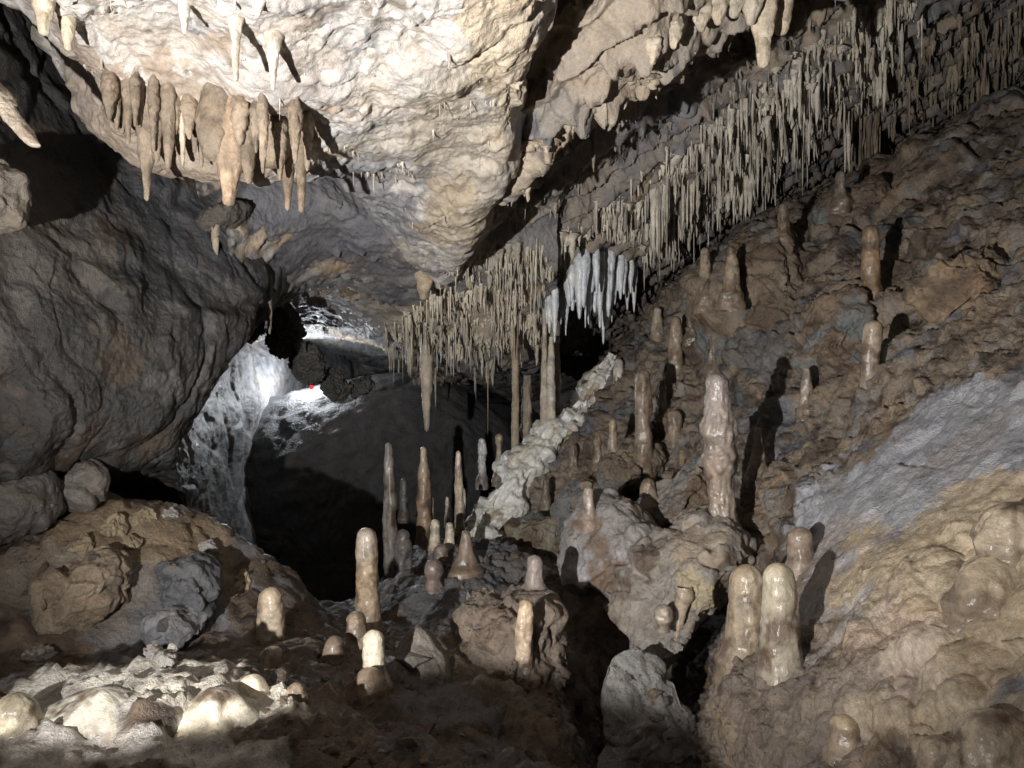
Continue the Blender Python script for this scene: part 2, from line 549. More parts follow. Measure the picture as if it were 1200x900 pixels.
# ---- roof of the far chamber, behind the bright block
back_ctrl = [
    [P(230, 120, 3.15), P(330, 140, 3.3), P(420, 190, 3.4), P(500, 240, 3.8), P(580, 230, 3.9), P(660, 200, 4.0)],
    [P(230, 210, 3.0), P(320, 220, 3.15), P(400, 240, 3.2), P(480, 290, 3.45), P(560, 300, 3.9), P(650, 290, 4.1)],
    [P(260, 290, 2.98), P(330, 290, 3.2), P(400, 300, 3.5), P(470, 330, 3.75), P(550, 345, 4.2), P(650, 330, 4.4)],
    [P(300, 345, 3.4), P(350, 340, 3.8), P(410, 348, 4.2), P(470, 370, 4.5), P(550, 385, 4.6), P(650, 375, 4.8)],
    [P(310, 375, 4.8), P(350, 366, 4.9), P(410, 373, 5.0), P(480, 400, 5.0), P(560, 425, 5.1), P(650, 410, 5.2)],
    [P(300, 400, 5.9), P(350, 388, 6.0), P(420, 395, 6.0), P(490, 418, 6.0), P(570, 440, 6.1), P(650, 425, 6.2)],
    [P(260, 400, 7.5), P(350, 400, 7.5), P(430, 410, 7.5), P(510, 428, 7.5), P(580, 450, 7.6), P(680, 440, 7.8)],
    [P(240, 430, 9.5), P(350, 440, 9.5), P(430, 450, 9.5), P(520, 460, 9.5), P(600, 470, 9.6), P(700, 450, 9.8)],
]
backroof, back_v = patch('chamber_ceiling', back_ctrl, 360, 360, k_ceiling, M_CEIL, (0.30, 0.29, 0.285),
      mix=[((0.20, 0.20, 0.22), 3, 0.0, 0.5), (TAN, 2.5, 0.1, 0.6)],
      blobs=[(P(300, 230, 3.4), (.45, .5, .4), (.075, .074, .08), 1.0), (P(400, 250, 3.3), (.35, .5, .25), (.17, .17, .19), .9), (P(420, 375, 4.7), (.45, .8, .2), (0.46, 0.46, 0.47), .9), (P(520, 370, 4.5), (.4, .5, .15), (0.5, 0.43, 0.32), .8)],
      drip=0.02, amp=.8)

# ---- right part of the roof: dips to the left, stepped ledges
rc_ctrl = [
    [W(.1, -.8, 1.3), W(.5, -.8, 1.4), W(1.0, -.8, 1.5), W(1.6, -.8, 1.7), W(2.2, -.8, 1.9), W(2.8, -.8, 2.0)],
    [P(560, -170, 2.3), P(700, -170, 2.1), P(850, -190, 2.0), P(1000, -230, 2.0), P(1200, -290, 2.0), P(1400, -350, 2.0)],
    [P(560, 50, 2.7), P(680, 25, 2.35), P(790, -20, 2.3), P(930, -70, 2.4), P(1150, -120, 2.7), P(1400, -180, 2.8)],
    [P(575, 225, 2.95), P(645, 172, 2.75), P(735, 112, 2.72), P(830, 48, 2.75), P(950, -15, 2.75), P(1200, -90, 2.9), ][:6],
    [P(570, 220, 3.2), P(652, 152, 3.12), P(742, 92, 3.15), P(840, 10, 3.6), P(960, -60, 3.6), P(1200, -120, 3.6)],
    [P(545, 285, 3.75), P(650, 215, 3.9), P(750, 155, 3.95), P(850, 92, 3.95), P(960, 12, 3.95), P(1200, -80, 4.0)],
    [P(500, 345, 4.2), P(620, 300, 4.3), P(730, 245, 4.35), P(850, 170, 4.35), P(965, 75, 4.3), P(1200, -60, 4.35)],
    [P(480, 390, 4.8), P(610, 355, 5.0), P(730, 305, 5.05), P(850, 228, 5.05), P(1000, 120, 5.0), P(1200, 0, 4.95)],
    [P(480, 425, 5.8), P(620, 400, 5.9), P(740, 345, 5.9), P(860, 262, 5.8), P(1010, 165, 5.7), P(1200, 65, 5.5)],
    [P(480, 455, 7.2), P(620, 430, 7.2), P(740, 385, 7.2), P(870, 300, 7.0), P(1020, 200, 6.8), P(1200, 110, 6.5)],
]
for r in rc_ctrl:
    r.append(r[-1] + (r[-1] - r[-2]) * 0.9)
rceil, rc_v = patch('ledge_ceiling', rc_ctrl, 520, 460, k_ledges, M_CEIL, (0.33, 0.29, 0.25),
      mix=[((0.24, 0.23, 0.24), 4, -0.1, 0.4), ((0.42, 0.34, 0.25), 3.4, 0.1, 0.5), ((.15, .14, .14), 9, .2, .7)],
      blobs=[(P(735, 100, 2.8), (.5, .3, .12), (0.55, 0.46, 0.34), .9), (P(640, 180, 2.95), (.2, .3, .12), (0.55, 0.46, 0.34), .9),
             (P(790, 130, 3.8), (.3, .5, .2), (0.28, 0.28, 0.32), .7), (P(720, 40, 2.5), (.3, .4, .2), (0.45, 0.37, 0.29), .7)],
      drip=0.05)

# ---- slope that climbs to the right
rs_ctrl = [
    [P(490, 720, 5.2), P(540, 640, 5.6), P(620, 540, 6.0), P(690, 450, 6.2), P(775, 370, 6.2), P(880, 290, 6.0), P(1010, 210, 5.8), P(1200, 120, 5.4), P(1420, 30, 5.0)],
    [P(550, 648, 4.3), P(595, 565, 4.6), P(660, 490, 4.85), P(730, 405, 5.1), P(795, 330, 5.1), P(895, 258, 4.9), P(1020, 195, 4.7), P(1200, 112, 4.3), P(1420, 30, 3.9)],
    [P(600, 665, 3.95), P(650, 592, 4.15), P(715, 515, 4.3), P(780, 430, 4.4), P(840, 355, 4.35), P(935, 300, 4.1), P(1050, 250, 3.8), P(1200, 190, 3.35), P(1420, 110, 2.9)],
    [P(640, 690, 3.6), P(700, 625, 3.7), P(765, 552, 3.75), P(830, 480, 3.75), P(900, 415, 3.6), P(975, 365, 3.4), P(1070, 320, 3.15), P(1200, 270, 2.75), P(1420, 200, 2.3)],
    [P(690, 750, 3.3), P(745, 700, 3.3), P(815, 640, 3.25), P(875, 560, 3.1), P(935, 490, 3.0), P(1000, 440, 2.85), P(1080, 400, 2.6), P(1200, 360, 2.3), P(1420, 300, 1.9)],
    [P(760, 840, 2.75), P(800, 790, 2.75), P(845, 735, 2.6), P(898, 660, 2.45), P(950, 595, 2.32), P(1010, 550, 2.2), P(1090, 510, 2.07), P(1200, 470, 1.88), P(1420, 420, 1.5)],
    [P(812, 900, 2.25), P(826, 850, 2.12), P(842, 790, 1.99), P(898, 750, 1.93), P(952, 700, 1.9), P(1010, 660, 1.8), P(1090, 625, 1.7), P(1200, 590, 1.55), P(1420, 540, 1.25)],
    [P(832, 990, 1.82), P(846, 930, 1.76), P(864, 870, 1.69), P(918, 826, 1.63), P(975, 793, 1.6), P(1030, 765, 1.53), P(1100, 742, 1.45), P(1200, 710, 1.3), P(1420, 680, 1.05)],
    [P(830, 1160, 1.6), P(858, 1060, 1.55), P(890, 985, 1.5), P(945, 945, 1.45), P(1000, 915, 1.38), P(1050, 893, 1.3), P(1120, 872, 1.22), P(1200, 850, 1.1), P(1420, 820, .9)],
    [P(800, 1500, 1.2), P(850, 1400, 1.2), P(900, 1300, 1.15), P(980, 1250, 1.1), P(1060, 1200, 1.05), P(1130, 1170, 1.0), P(1220, 1140, .95), P(1350, 1120, .85), P(1650, 1080, .7)],
    [W(.15, .3, -1.1), W(.3, .25, -1.0), W(.4, .2, -.95), W(.55, .2, -.85), W(.65, .2, -.75), W(.75, .2, -.7), W(.85, .2, -.6), W(1.0, .2, -.5), W(1.2, .2, -.4)],
]


def k_slope(p):
    # rubbly above, flowstone at the lower right, smooth grey slab between
    sl = np.exp(-(((p[:, 0] - 0.93) / 0.33) ** 2 + ((p[:, 1] - 1.95) / 0.45) ** 2) * 1.0)
    fl = sstep(2.0, 1.35, p[:, 1] - 0.1 * p[:, 0] + 0.15 * perlin(p * 3)) * sstep(0.35, 0.65, p[:, 0] + 0.1 * perlin(p * 4))
    fl = np.clip(fl, 0, 1) * (1 - 0.6 * sl)
    far = sstep(2.0, 3.2, p[:, 1])
    q = k_mud(p) * 1.2 + far * (0.07 * blocks(p + 5, 2.0) + 0.024 * blocks(p + 1, 5) + 0.010 * blocks(p + 7, 24))
    sl = sstep(.25, .75, sl + .25 * perlin(p * 5))
    return q * (1 - fl) * (1 - 0.85 * sl) + fl * (1 - .7 * sl) * 1.6 * k_flow(p) + sl * (0.45 * k_smooth(p) + .012 * blocks(p * np.array([1, .6, 1]), 5))


slope, rs_v = patch('cave_slope', rs_ctrl, 620, 520, k_slope, M_MUD, (0.27, 0.215, 0.165),
      mix=[((0.13, 0.095, 0.07), 4, 0.0, 0.5), ((0.29, 0.215, 0.145), 3.4, 0.1, 0.5), ((0.26, 0.235, 0.215), 7, 0.2, 0.6), ((0.16, .165, .18), 4.5, .25, .6), ((.08, .06, .05), 11, .25, .7)],
      blobs=[(P(1080, 580, 1.95), (.24, .5, .22), BLUE, 1.0), (P(1150, 510, 1.95), (.2, .4, .16), BLUE, .95), (P(1030, 690, 1.8), (.16, .3, .14), (0.40, 0.37, 0.37), 1.0),
             (P(1140, 700, 1.4), (.26, .4, .15), (0.50, 0.40, 0.27), .95), (P(1180, 620, 1.5), (.12, .3, .2), (0.50, 0.40, 0.27), .95),
             (P(1120, 840, 1.3), (.26, .4, .16), (0.42, 0.34, 0.24), .9), (P(880, 400, 3.8), (.2, .5, .16), (.2, .2, .2), .7),
             (P(1060, 800, 1.5), (.08, .2, .1), (0.45, 0.36, 0.29), .9), (P(950, 840, 1.6), (.15, .3, .14), (0.2, 0.16, 0.13), .8)],
      wet=lambda p: 1 - .55 * np.clip(sstep(2.0, 1.35, p[:, 1] - 0.1 * p[:, 0] + 0.15 * perlin(p * 3)) * sstep(0.45, 0.7, p[:, 0] + 0.1 * perlin(p * 4)), 0, 1))

# ---- floor: heights through surveyed points
fl_pts = [(-200, 900, 1.3), (0, 905, 1.3), (150, 900, 1.3), (300, 905, 1.38), (450, 905, 1.45), (600, 910, 1.55), (700, 950, 1.65), (800, 1030, 1.8),
          (60, 828, 1.5), (150, 797, 1.55), (250, 806, 1.55), (340, 850, 1.55), (60, 790, 1.9), (160, 785, 1.95), (300, 802, 1.75), (430, 805, 1.9), (370, 765, 2.1), (300, 770, 2.1),
          (500, 810, 2.0), (30, 745, 2.15), (120, 748, 2.15), (210, 748, 2.2), (270, 722, 2.35), (-150, 680, 2.1), (40, 690, 2.25), (150, 695, 2.3), (250, 685, 2.45), (-150, 600, 2.3), (40, 620, 2.45), (130, 585, 2.6),
          (220, 608, 2.65), (300, 655, 2.65), (350, 695, 2.65), (60, 620, 3.0), (150, 625, 3.1), (250, 660, 3.2), (340, 705, 3.2), (400, 715, 3.0), (440, 735, 2.75), (400, 745, 2.5), (350, 760, 4.0), (400, 770, 4.0),
          (240, 700, 4.2), (140, 680, 4.0), (480, 705, 3.0), (540, 715, 2.9), (500, 668, 3.4), (560, 660, 3.5), (620, 690, 3.2), (455, 684, 4.0), (490, 645, 4.2), (540, 640, 3.95), (600, 625, 4.3),
          (430, 790, 5.3), (350, 800, 5.4), (500, 760, 6.3), (570, 700, 6.6), (420, 760, 7.5), (560, 740, 8.5), (300, 760, 7), (700, 700, 7),
          (545, 740, 2.35), (600, 722, 2.4), (650, 735, 2.35), (590, 800, 2.1), (560, 850, 1.8), (635, 830, 2.0), (700, 830, 2.5), (720, 970, 2.3), (800, 900, 2.4), (850, 860, 2.6), (750, 770, 3.0), (690, 730, 3.1), (900, 800, 3.0)]
fp = np.array([P(*q) for q in fl_pts] + [W(-1.6, .2, -.5), W(-.8, .2, -.55), W(0, .2, -.7), W(.6, .2, -.85), W(-1.6, -.8, -.5), W(0, -.8, -.7), W(.6, -.8, -.8),
                                           W(-.8, .55, -.47), W(-.4, .6, -.50), W(-.1, .65, -.54), W(.15, .7, -.58)])


def tps(xy, z, q, lam=0.002):
    n = len(xy)
    U = lambda r2: r2 * np.log(r2 + 1e-9)
    D = ((xy[:, None] - xy[None]) ** 2).sum(-1)
    A = np.zeros((n + 3, n + 3))
    A[:n, :n] = U(D) + lam * np.eye(n)
    A[:n, n] = 1; A[:n, n + 1:] = xy
    A[n:, :n] = A[:n, n:].T
    w = np.linalg.solve(A, np.concatenate([z, np.zeros(3)]))
    out = np.empty(len(q))
    for s in range(0, len(q), 20000):
        c = q[s:s + 20000]
        D = ((c[:, None] - xy[None]) ** 2).sum(-1)
        out[s:s + 20000] = U(D) @ w[:n] + w[n] + c @ w[n + 1:]
    return out


NR, NC = 560, 480
yy = np.concatenate([np.linspace(-0.8, 0.5, 40), 0.5 * (9.0 / 0.5) ** np.linspace(0, 1, NR - 40 + 1)[1:]])
uu = np.linspace(-1.0, 1.0, NC)
YY, UU = np.meshgrid(yy, uu, indexing='ij')
XX = np.where(UU < 0, UU * 0.95, UU * 0.5) * (np.maximum(YY, 0.0) * 0.85 + 0.9) - 0.25
ZZ = tps(fp[:, :2], fp[:, 2], np.stack([XX.ravel(), YY.ravel()], 1))
g = np.stack([XX.ravel(), YY.ravel(), ZZ], 1)
gn = grid_normals(g.reshape(NR, NC, 3)).reshape(-1, 3)
gn = np.where(gn[:, 2:] < 0, -gn, gn)
nr_ = sstep(2.4, 1.7, g[:, 1])
dd = k_mud(g) * 1.0 + 0.02 * fbm(g * 1.5, 2) + nr_ * (0.010 * blocks(g + 6, 24) + 0.006 * ridged(g * 26, 3))
flv = g + gn * dd[:, None]
# low ridge added out of view, its top shaped to shade the nearest floor
rt = np.interp(flv[:, 0], [-1.6, -1.0, -.8, -.62, -.53, -.45, -.3, 0.2], [-.43, -.37, -.368, -.345, -.345, -.385, -.43, -.6]) + 0.022 * fbm(flv * np.array([9, 3, 0.0]), 3)
rt = CZ + rt - ((flv[:, 1] - .6) / .14) ** 2 * .12
flv[:, 2] = np.maximum(flv[:, 2], rt)
fcol = colour(g, (0.17, 0.125, 0.09),
      mix=[(UMBER, 3.5, 0.0, 0.5), ((0.23, 0.17, 0.12), 4, 0.1, 0.6), ((0.19, 0.18, 0.185), 5, 0.15, 0.5), ((.06, .045, .035), 12, .2, .7)],
      blobs=[(P(130, 830, 1.52), (.2, .16, .2), (0.72, 0.68, 0.60), 1.0), (P(240, 830, 1.5), (.14, .12, .2), (0.72, 0.66, 0.56), 1.0), (P(50, 860, 1.4), (.2, .14, .2), (0.42, 0.38, 0.34), .9), (P(120, 870, 1.34), (.16, .07, .2), (0.62, 0.58, 0.54), .9), (P(230, 885, 1.36), (.14, .06, .2), (0.60, 0.56, 0.52), .9),
             (P(160, 620, 2.5), (.35, .3, .14), (0.34, 0.25, 0.16), .8), (P(180, 720, 2.25), (.22, .15, .1), (0.25, 0.25, 0.27), .9), (P(60, 690, 2.25), (.25, .2, .1), (0.3, 0.26, 0.22), .8),
             (P(180, 770, 2.0), (.15, .12, .1), (0.36, 0.35, 0.35), .8), (P(540, 700, 3.0), (.3, .3, .2), (.17, .18, .2), .7)])
floor = mesh_obj('cave_floor', flv, grid_quads(NR, NC), M_MUD, fcol)
floor['kind'] = 'structure'
TERRAIN.append(floor)

# ---- walls of the far chamber
cw_ctrl = [
    [P(120, 200, 5.2), P(200, 230, 5.9), P(260, 260, 6.6), P(320, 290, 7.4), P(390, 320, 8.4), P(460, 350, 9.3), P(560, 370, 10.5), P(700, 350, 11.0), P(860, 260, 10.5)],
    [P(120, 330, 4.7), P(200, 350, 5.4), P(260, 370, 6.1), P(320, 385, 6.9), P(390, 400, 8.0), P(460, 410, 9.2), P(560, 420, 10.5), P(700, 400, 11.0), P(860, 300, 10.5)],
    [P(120, 400, 4.4), P(200, 410, 5.0), P(255, 420, 5.6), P(305, 420, 6.3), P(370, 432, 7.4), P(450, 448, 8.8), P(560, 455, 10.5), P(700, 440, 11.0), P(860, 360, 10.5)],
    [P(120, 460, 4.2), P(195, 470, 4.7), P(245, 475, 5.2), P(300, 470, 6.0), P(360, 475, 7.3), P(440, 490, 9.0), P(550, 490, 10.5), P(700, 480, 11.0), P(860, 420, 10.5)],
    [P(120, 520, 4.0), P(185, 530, 4.35), P(230, 530, 4.7), P(275, 530, 5.6), P(340, 530, 7.2), P(420, 540, 9.2), P(550, 540, 10.5), P(700, 530, 11.0), P(860, 480, 10.5)],
    [P(120, 580, 3.9), P(180, 585, 4.2), P(225, 585, 4.5), P(280, 580, 5.6), P(335, 580, 7.3), P(420, 590, 9.2), P(550, 590, 10.5), P(700, 590, 11.0), P(860, 540, 10.5)],
    [P(120, 680, 3.8), P(180, 680, 4.2), P(230, 670, 4.6), P(300, 680, 5.8), P(360, 720, 7.4), P(430, 760, 9.2), P(550, 760, 10.5), P(700, 760, 11.0), P(860, 740, 10.5)],
    [P(120, 900, 3.8), P(180, 950, 4.2), P(230, 950, 4.6), P(300, 950, 5.8), P(360, 950, 7.4), P(430, 950, 9.2), P(550, 950, 10.5), P(700, 950, 11.0), P(860, 940, 10.5)],
]
cw, cw_v = patch('chamber_wall', cw_ctrl, 300, 420, k_wall, M_DARK, (0.26, 0.26, 0.27),
      mix=[((0.17, 0.17, 0.18), 3, 0.0, 0.5), ((0.34, 0.32, 0.3), 4, 0.1, 0.6)],
      blobs=[(P(250, 470, 4.9), (.35, .7, .5), (0.42, 0.40, 0.37), .8)], amp=0.75)

# ---- everything below stands on or hangs from these surfaces
def bvh_of(objs):
    vs, fs, n = [], [], 0
    for o in objs:
        me = o.data
        v = np.empty(len(me.vertices) * 3, np.float32); me.vertices.foreach_get('co', v)
        v = v.reshape(-1, 3) + np.array(o.location, np.float32)
        q = np.empty(len(me.polygons) * 4, np.int32)
        me.polygons.foreach_get('vertices', q) if len(me.loops) == len(q) else None
        vs.append(v); fs.append(q.reshape(-1, 4) + n); n += len(v)
    return BVHTree.FromPolygons(np.concatenate(vs).tolist(), np.concatenate(fs).tolist())


R = rock
_FB = bvh_of([floor, slope])


def hit0(px, py, d):
    loc = _FB.ray_cast(Vector((0, 0, CZ)), Vector(P(px, py, 1.0) - np.array([0, 0, CZ])).normalized())[0]
    return loc.y if loc else d


# rocks -----------------------------------------------------------------------------------

def k_chip(p):
    return 0.014 * blocks(p, 26) + 0.006 * blocks(p + 3, 60) + 0.004 * fbm(p * 60, 2)


def k_plate(p):
    return k_smooth(p) * .8 + 0.02 * blocks(p, 5) + 0.008 * blocks(p + 3, 14)


R('rock_slab', [(664, 690), (666, 650), (682, 610), (700, 580), (722, 585), (738, 592), (770, 622), (798, 650), (780, 690), (745, 712), (722, 700), (700, 708)],
  2.78, .16, k_plate, M_DARK, (0.27, 0.255, 0.25), 'grey and brown leaning rock slab joined to the left of the big boulder', 'rock',
  mix=[((0.35, 0.34, 0.36), 5, -.1, .4), ((0.2, 0.14, 0.1), 6, .1, .6)], amp=1.2, n=(120, 180), tilt=(-.35, .75), power=.45, cuts=5)
boulder = R('boulder', [(705, 716), (728, 690), (742, 658), (770, 645), (800, 626), (822, 606), (855, 608), (878, 640), (874, 675), (856, 700), (828, 712), (808, 712), (792, 736), (775, 764), (762, 776), (748, 772), (730, 742)],
  2.56, .24, k_rock, M_MUD, (0.34, 0.305, 0.27), 'big wet brown boulder with a ragged underside carrying the lumpy stalagmite', 'boulder',
  mix=[((0.34, 0.29, 0.24), 5, 0, .5), ((0.17, 0.13, 0.1), 6, .1, .6)], blobs=[(P(820, 690, 2.4), (.06, .3, .05), (0.48, 0.40, 0.24), .8), (P(830, 645, 2.4), (.08, .2, .05), (0.42, 0.33, 0.24), .7)], amp=.75, n=(150, 230), tilt=(-.2, .35), power=.6, cuts=2)
R('rock_slab', [(716, 778), (728, 764), (766, 770), (786, 798), (800, 828), (818, 852), (836, 900), (842, 980), (730, 980), (718, 860)],
  2.16, .07, k_plate, M_DARK, (0.28, 0.275, 0.265), 'grey rock fin rising from the floor below the big boulder', 'rock', amp=.8, n=(100, 160), tilt=(.35, .25), power=.35, cuts=5)
R('rock_fin', [(474, 756), (488, 744), (502, 760), (522, 812), (540, 860), (545, 910), (490, 910), (476, 830)],
  2.02, .10, k_plate, M_MUD, (0.24, 0.21, 0.18), 'narrow pointed rock fin on the floor right of the shortest white stalagmite', 'rock', amp=.8, n=(80, 110), tilt=(.4, .5), power=.45, cuts=6)
R('rock_mound', [(520, 735), (548, 708), (580, 694), (610, 690), (640, 705), (662, 745), (672, 790), (664, 850), (600, 905), (540, 880), (512, 800)],
  2.24, .22, k_rock, M_MUD, (0.23, 0.18, 0.14), 'broad brown rock mound in the middle of the floor carrying a thin tan stalagmite', 'rock', amp=.8, n=(120, 170), tilt=(.1, .6), power=.6, cuts=9)
R('rock_shelf', [(470, 690), (490, 660), (540, 650), (600, 656), (640, 672), (655, 700), (560, 745), (480, 735)],
  3.25, .3, k_rock, M_MUD, (0.17, 0.155, 0.145), 'dark muddy rock shelf under the stalagmite cluster in the middle', 'rock', mix=[((.15, .16, .18), 5, 0, .4)], amp=1., n=(110, 160), tilt=(0, .9), cuts=8)
R('boulder', [(168, 690), (195, 665), (235, 668), (250, 700), (240, 722), (205, 725), (175, 712)],
  2.27, .12, k_rock, M_DARK, (0.13, 0.135, 0.15), 'dark slate grey angular boulder on the left mound', 'boulder', amp=.7, n=(90, 130), power=.5, tilt=(0, .6), cuts=8)
R('boulder', [(50, 690), (85, 668), (112, 655), (128, 662), (142, 690), (124, 720), (85, 735), (50, 718)],
  2.22, .12, k_rock, M_MUD, (0.36, 0.28, 0.2), 'pale brown pointed boulder at the near side of the left mound', 'boulder', amp=.7, n=(90, 130), power=.5, tilt=(0, .7), cuts=8)
R('boulder', [(160, 742), (185, 722), (215, 716), (240, 730), (225, 748), (190, 752)],
  2.18, .09, k_rock, M_DARK, (0.24, 0.24, 0.26), 'shiny grey scalloped rock at the lower edge of the left mound', 'boulder', amp=.5, n=(80, 120), power=.5, tilt=(0, .7), cuts=8)
R('boulder', [(72, 566), (90, 548), (116, 550), (130, 568), (114, 590), (78, 588)],
  2.5, .08, k_rock, M_DARK, (0.2, 0.18, 0.165), 'rounded grey boulder on top of the left mound against the wall', 'boulder', amp=.5, n=(70, 100))
R('boulder', [(-40, 580), (-5, 562), (30, 556), (58, 570), (64, 600), (30, 625), (-30, 630)],
  2.35, .14, k_smooth, M_DARK, (0.15, 0.14, 0.135), 'smooth dark boulder at the foot of the left wall by the photo edge', 'boulder', amp=1.4, n=(70, 100), power=.6)
for k, (x, y, w, h, d, lab) in enumerate([
        (92, 640, 22, 14, 2.42, 'small golden broken rock on the crest of the left mound, leftmost of three'),
        (130, 618, 24, 15, 2.48, 'small golden broken rock on the crest of the left mound, second from left'),
        (150, 638, 20, 9, 2.45, 'flat pale chip of rock lying on the left mound'),
        (170, 608, 18, 14, 2.5, 'small golden broken rock on the crest of the left mound, rightmost of three'),
        (282, 690, 12, 22, 2.5, 'upright yellowish rock at the right end of the left mound'),
        (200, 604, 14, 8, 2.55, 'thin grey chip of rock on the far right of the mound crest'),
        (240, 645, 16, 10, 2.5, 'small brown chip of rock above the dark slate boulder'),
        (45, 772, 34, 9, 1.9, 'low pale rock on the dark floor at the left photo edge'),
        (180, 772, 36, 10, 1.98, 'low shiny grey rock on the dark floor behind the white crust')]):
    a = np.linspace(0, 2 * math.pi, 9)[:-1] + k
    R('loose_rock', [(x + w * math.cos(t) * random.uniform(.65, 1.15), y + h * math.sin(t) * random.uniform(.65, 1.15)) for t in a], hit0(x, y, d), w * d / F * .6, k_chip, M_MUD,
      (0.42, 0.33, 0.21) if k < 5 else (0.4, 0.38, 0.36), lab, 'rock', amp=.8, n=(50, 70), power=.5, tilt=(0, .5), cuts=7)
# hump of rock inside the far chamber, its crest lit by the far lamp
R('chamber_hump', [(225, 560), (262, 506), (300, 482), (350, 463), (420, 446), (500, 440), (590, 500), (640, 700), (560, 950), (400, 1000), (250, 950), (200, 750)],
  6.75, .6, k_smooth, M_DARK, (0.10, 0.10, 0.106), None, None, amp=1.3, n=(190, 260), tilt=(.45, -.15), power=.9)
# black rocks hanging in front of the far lamp
for out, d, lab in [
        ([(314, 385), (319, 338), (323, 338), (326, 388), (336, 400), (352, 396), (358, 415), (345, 426), (328, 424), (316, 408)], 4.3, 'black silhouetted rock hanging before the lit chamber, with a thin spike'),
        ([(342, 416), (352, 403), (368, 402), (378, 422), (380, 440), (366, 456), (350, 448), (342, 436)], 4.4, 'black silhouetted rock hanging lowest left of the red light'),
        ([(374, 448), (378, 434), (394, 432), (402, 448), (413, 452), (408, 466), (394, 472), (380, 464)], 4.6, 'black silhouetted rock lump just right of the red light'),
        ([(408, 452), (424, 446), (434, 436), (436, 444), (424, 462), (412, 466)], 4.7, 'small black rock wedge at the right end of the silhouetted rocks')]:
    R('hanging_rock', out, d, .09, k_chip, M_DARK, (0.09, 0.085, 0.08), lab, 'rock', amp=1.2, n=(90, 140), power=.5, cuts=6)
# slanting rock spur on the left edge
_pp = [P(x, y, d_) for x, y, d_ in [(-70, 40, 1.8), (-30, 88, 1.74), (-6, 112, 1.72), (6, 128, 1.71), (24, 150, 1.7), (43, 173, 1.69)]]
_v, _q = drip_mesh(_pp, [.05, .032, .030, .020, .017, .011], 40, 110, .22, 4.4, .3)
spur = mesh_obj('rock_spur', _v, _q[:, ::-1], M_CEIL, colour(_v, (0.42, 0.35, 0.27), mix=[((0.28, .22, .17), 12, 0, .5)]), _pp[1])
tag(spur, 'pale slim rock spike slanting down from the upper left photo edge', 'rock spike')
R('wall_knob', [(-60, 190), (-20, 175), (10, 195), (32, 235), (24, 262), (-10, 270), (-60, 265)], 2.0, .1, k_rock, M_DARK, (0.2, 0.17, 0.14), 'dim brown rock knob on the left wall beneath the pale spike', 'rock', amp=.6, n=(70, 100), cuts=5)
# blocks of the right slope
OUT = [((0.17, 0.12, 0.08), 5, 0, .5), ((.19, .2, .2), 4, .1, .4)]
for out, d, th, col, lab in [
        ([(808, 345), (835, 300), (880, 268), (925, 262), (953, 280), (957, 330), (948, 400), (925, 462), (870, 480), (815, 450)], 3.95, .24, (0.27, 0.21, 0.15), 'square-edged brown rock outcrop left of the dark cleft on the upper slope'),
        ([(950, 400), (975, 352), (1010, 335), (1050, 345), (1042, 400), (1012, 440), (975, 490), (945, 480)], 3.1, .16, (0.24, 0.18, 0.13), 'brown broken rock outcrop right of the dark cleft on the slope'),
        ([(762, 590), (795, 560), (832, 540), (828, 600), (812, 640), (785, 630)], 3.0, .10, (0.24, 0.22, 0.2), 'grey rock block behind the lumpy stalagmite to its left'),
        ([(960, 250), (1000, 225), (1060, 215), (1070, 250), (1030, 290), (985, 300)], 4.1, .2, (0.2, 0.15, 0.11), 'dark brown rock ledge under the far fringe on the upper slope'),
        ([(1075, 330), (1130, 300), (1190, 290), (1230, 330), (1180, 370), (1100, 380)], 2.65, .12, (0.3, 0.21, 0.13), 'ochre brown rock bulge high on the right photo edge'),
        ([(700, 560), (725, 530), (765, 520), (780, 545), (750, 575), (712, 580)], 3.7, .15, (0.2, 0.16, 0.12), 'dark brown rock block behind the leaning slab'),
        ([(650, 600), (668, 570), (700, 560), (708, 590), (690, 640), (655, 650)], 3.7, .14, (0.33, 0.25, 0.16), 'pitted yellow brown rock between the white flowstone and the leaning slab'),
        ([(590, 640), (620, 610), (655, 612), (650, 650), (610, 668)], 3.8, .12, (0.26, 0.23, 0.17), 'olive grey broken rock plate at the foot of the white flowstone'),
        ([(880, 600), (905, 560), (940, 560), (945, 600), (925, 640), (890, 640)], 2.75, .1, (0.22, 0.17, 0.13), 'shadowed brown rock in the gully right of the lumpy stalagmite')]:
    R('rock_outcrop', out, d, th, k_rock, M_MUD, col, lab, 'rock', mix=OUT, amp=.9, n=(120, 170), tilt=(-.2, .5), power=.5, seed=len(lab), cuts=9)

# low ridge of mud and stones just out of the picture that keeps the torch light off the near floor
ALL = bvh_of(TERRAIN)
ROOF = bvh_of([ceiling, backroof, rceil])


def hit(px, py):
    """distance at which the sight line through a pixel meets the rock"""
    d = Vector(P(px, py, 1.0) - np.array([0, 0, CZ]))
    loc, n, i, t = ALL.ray_cast(Vector((0, 0, CZ)), d.normalized())
    return loc.y if loc else 4.0


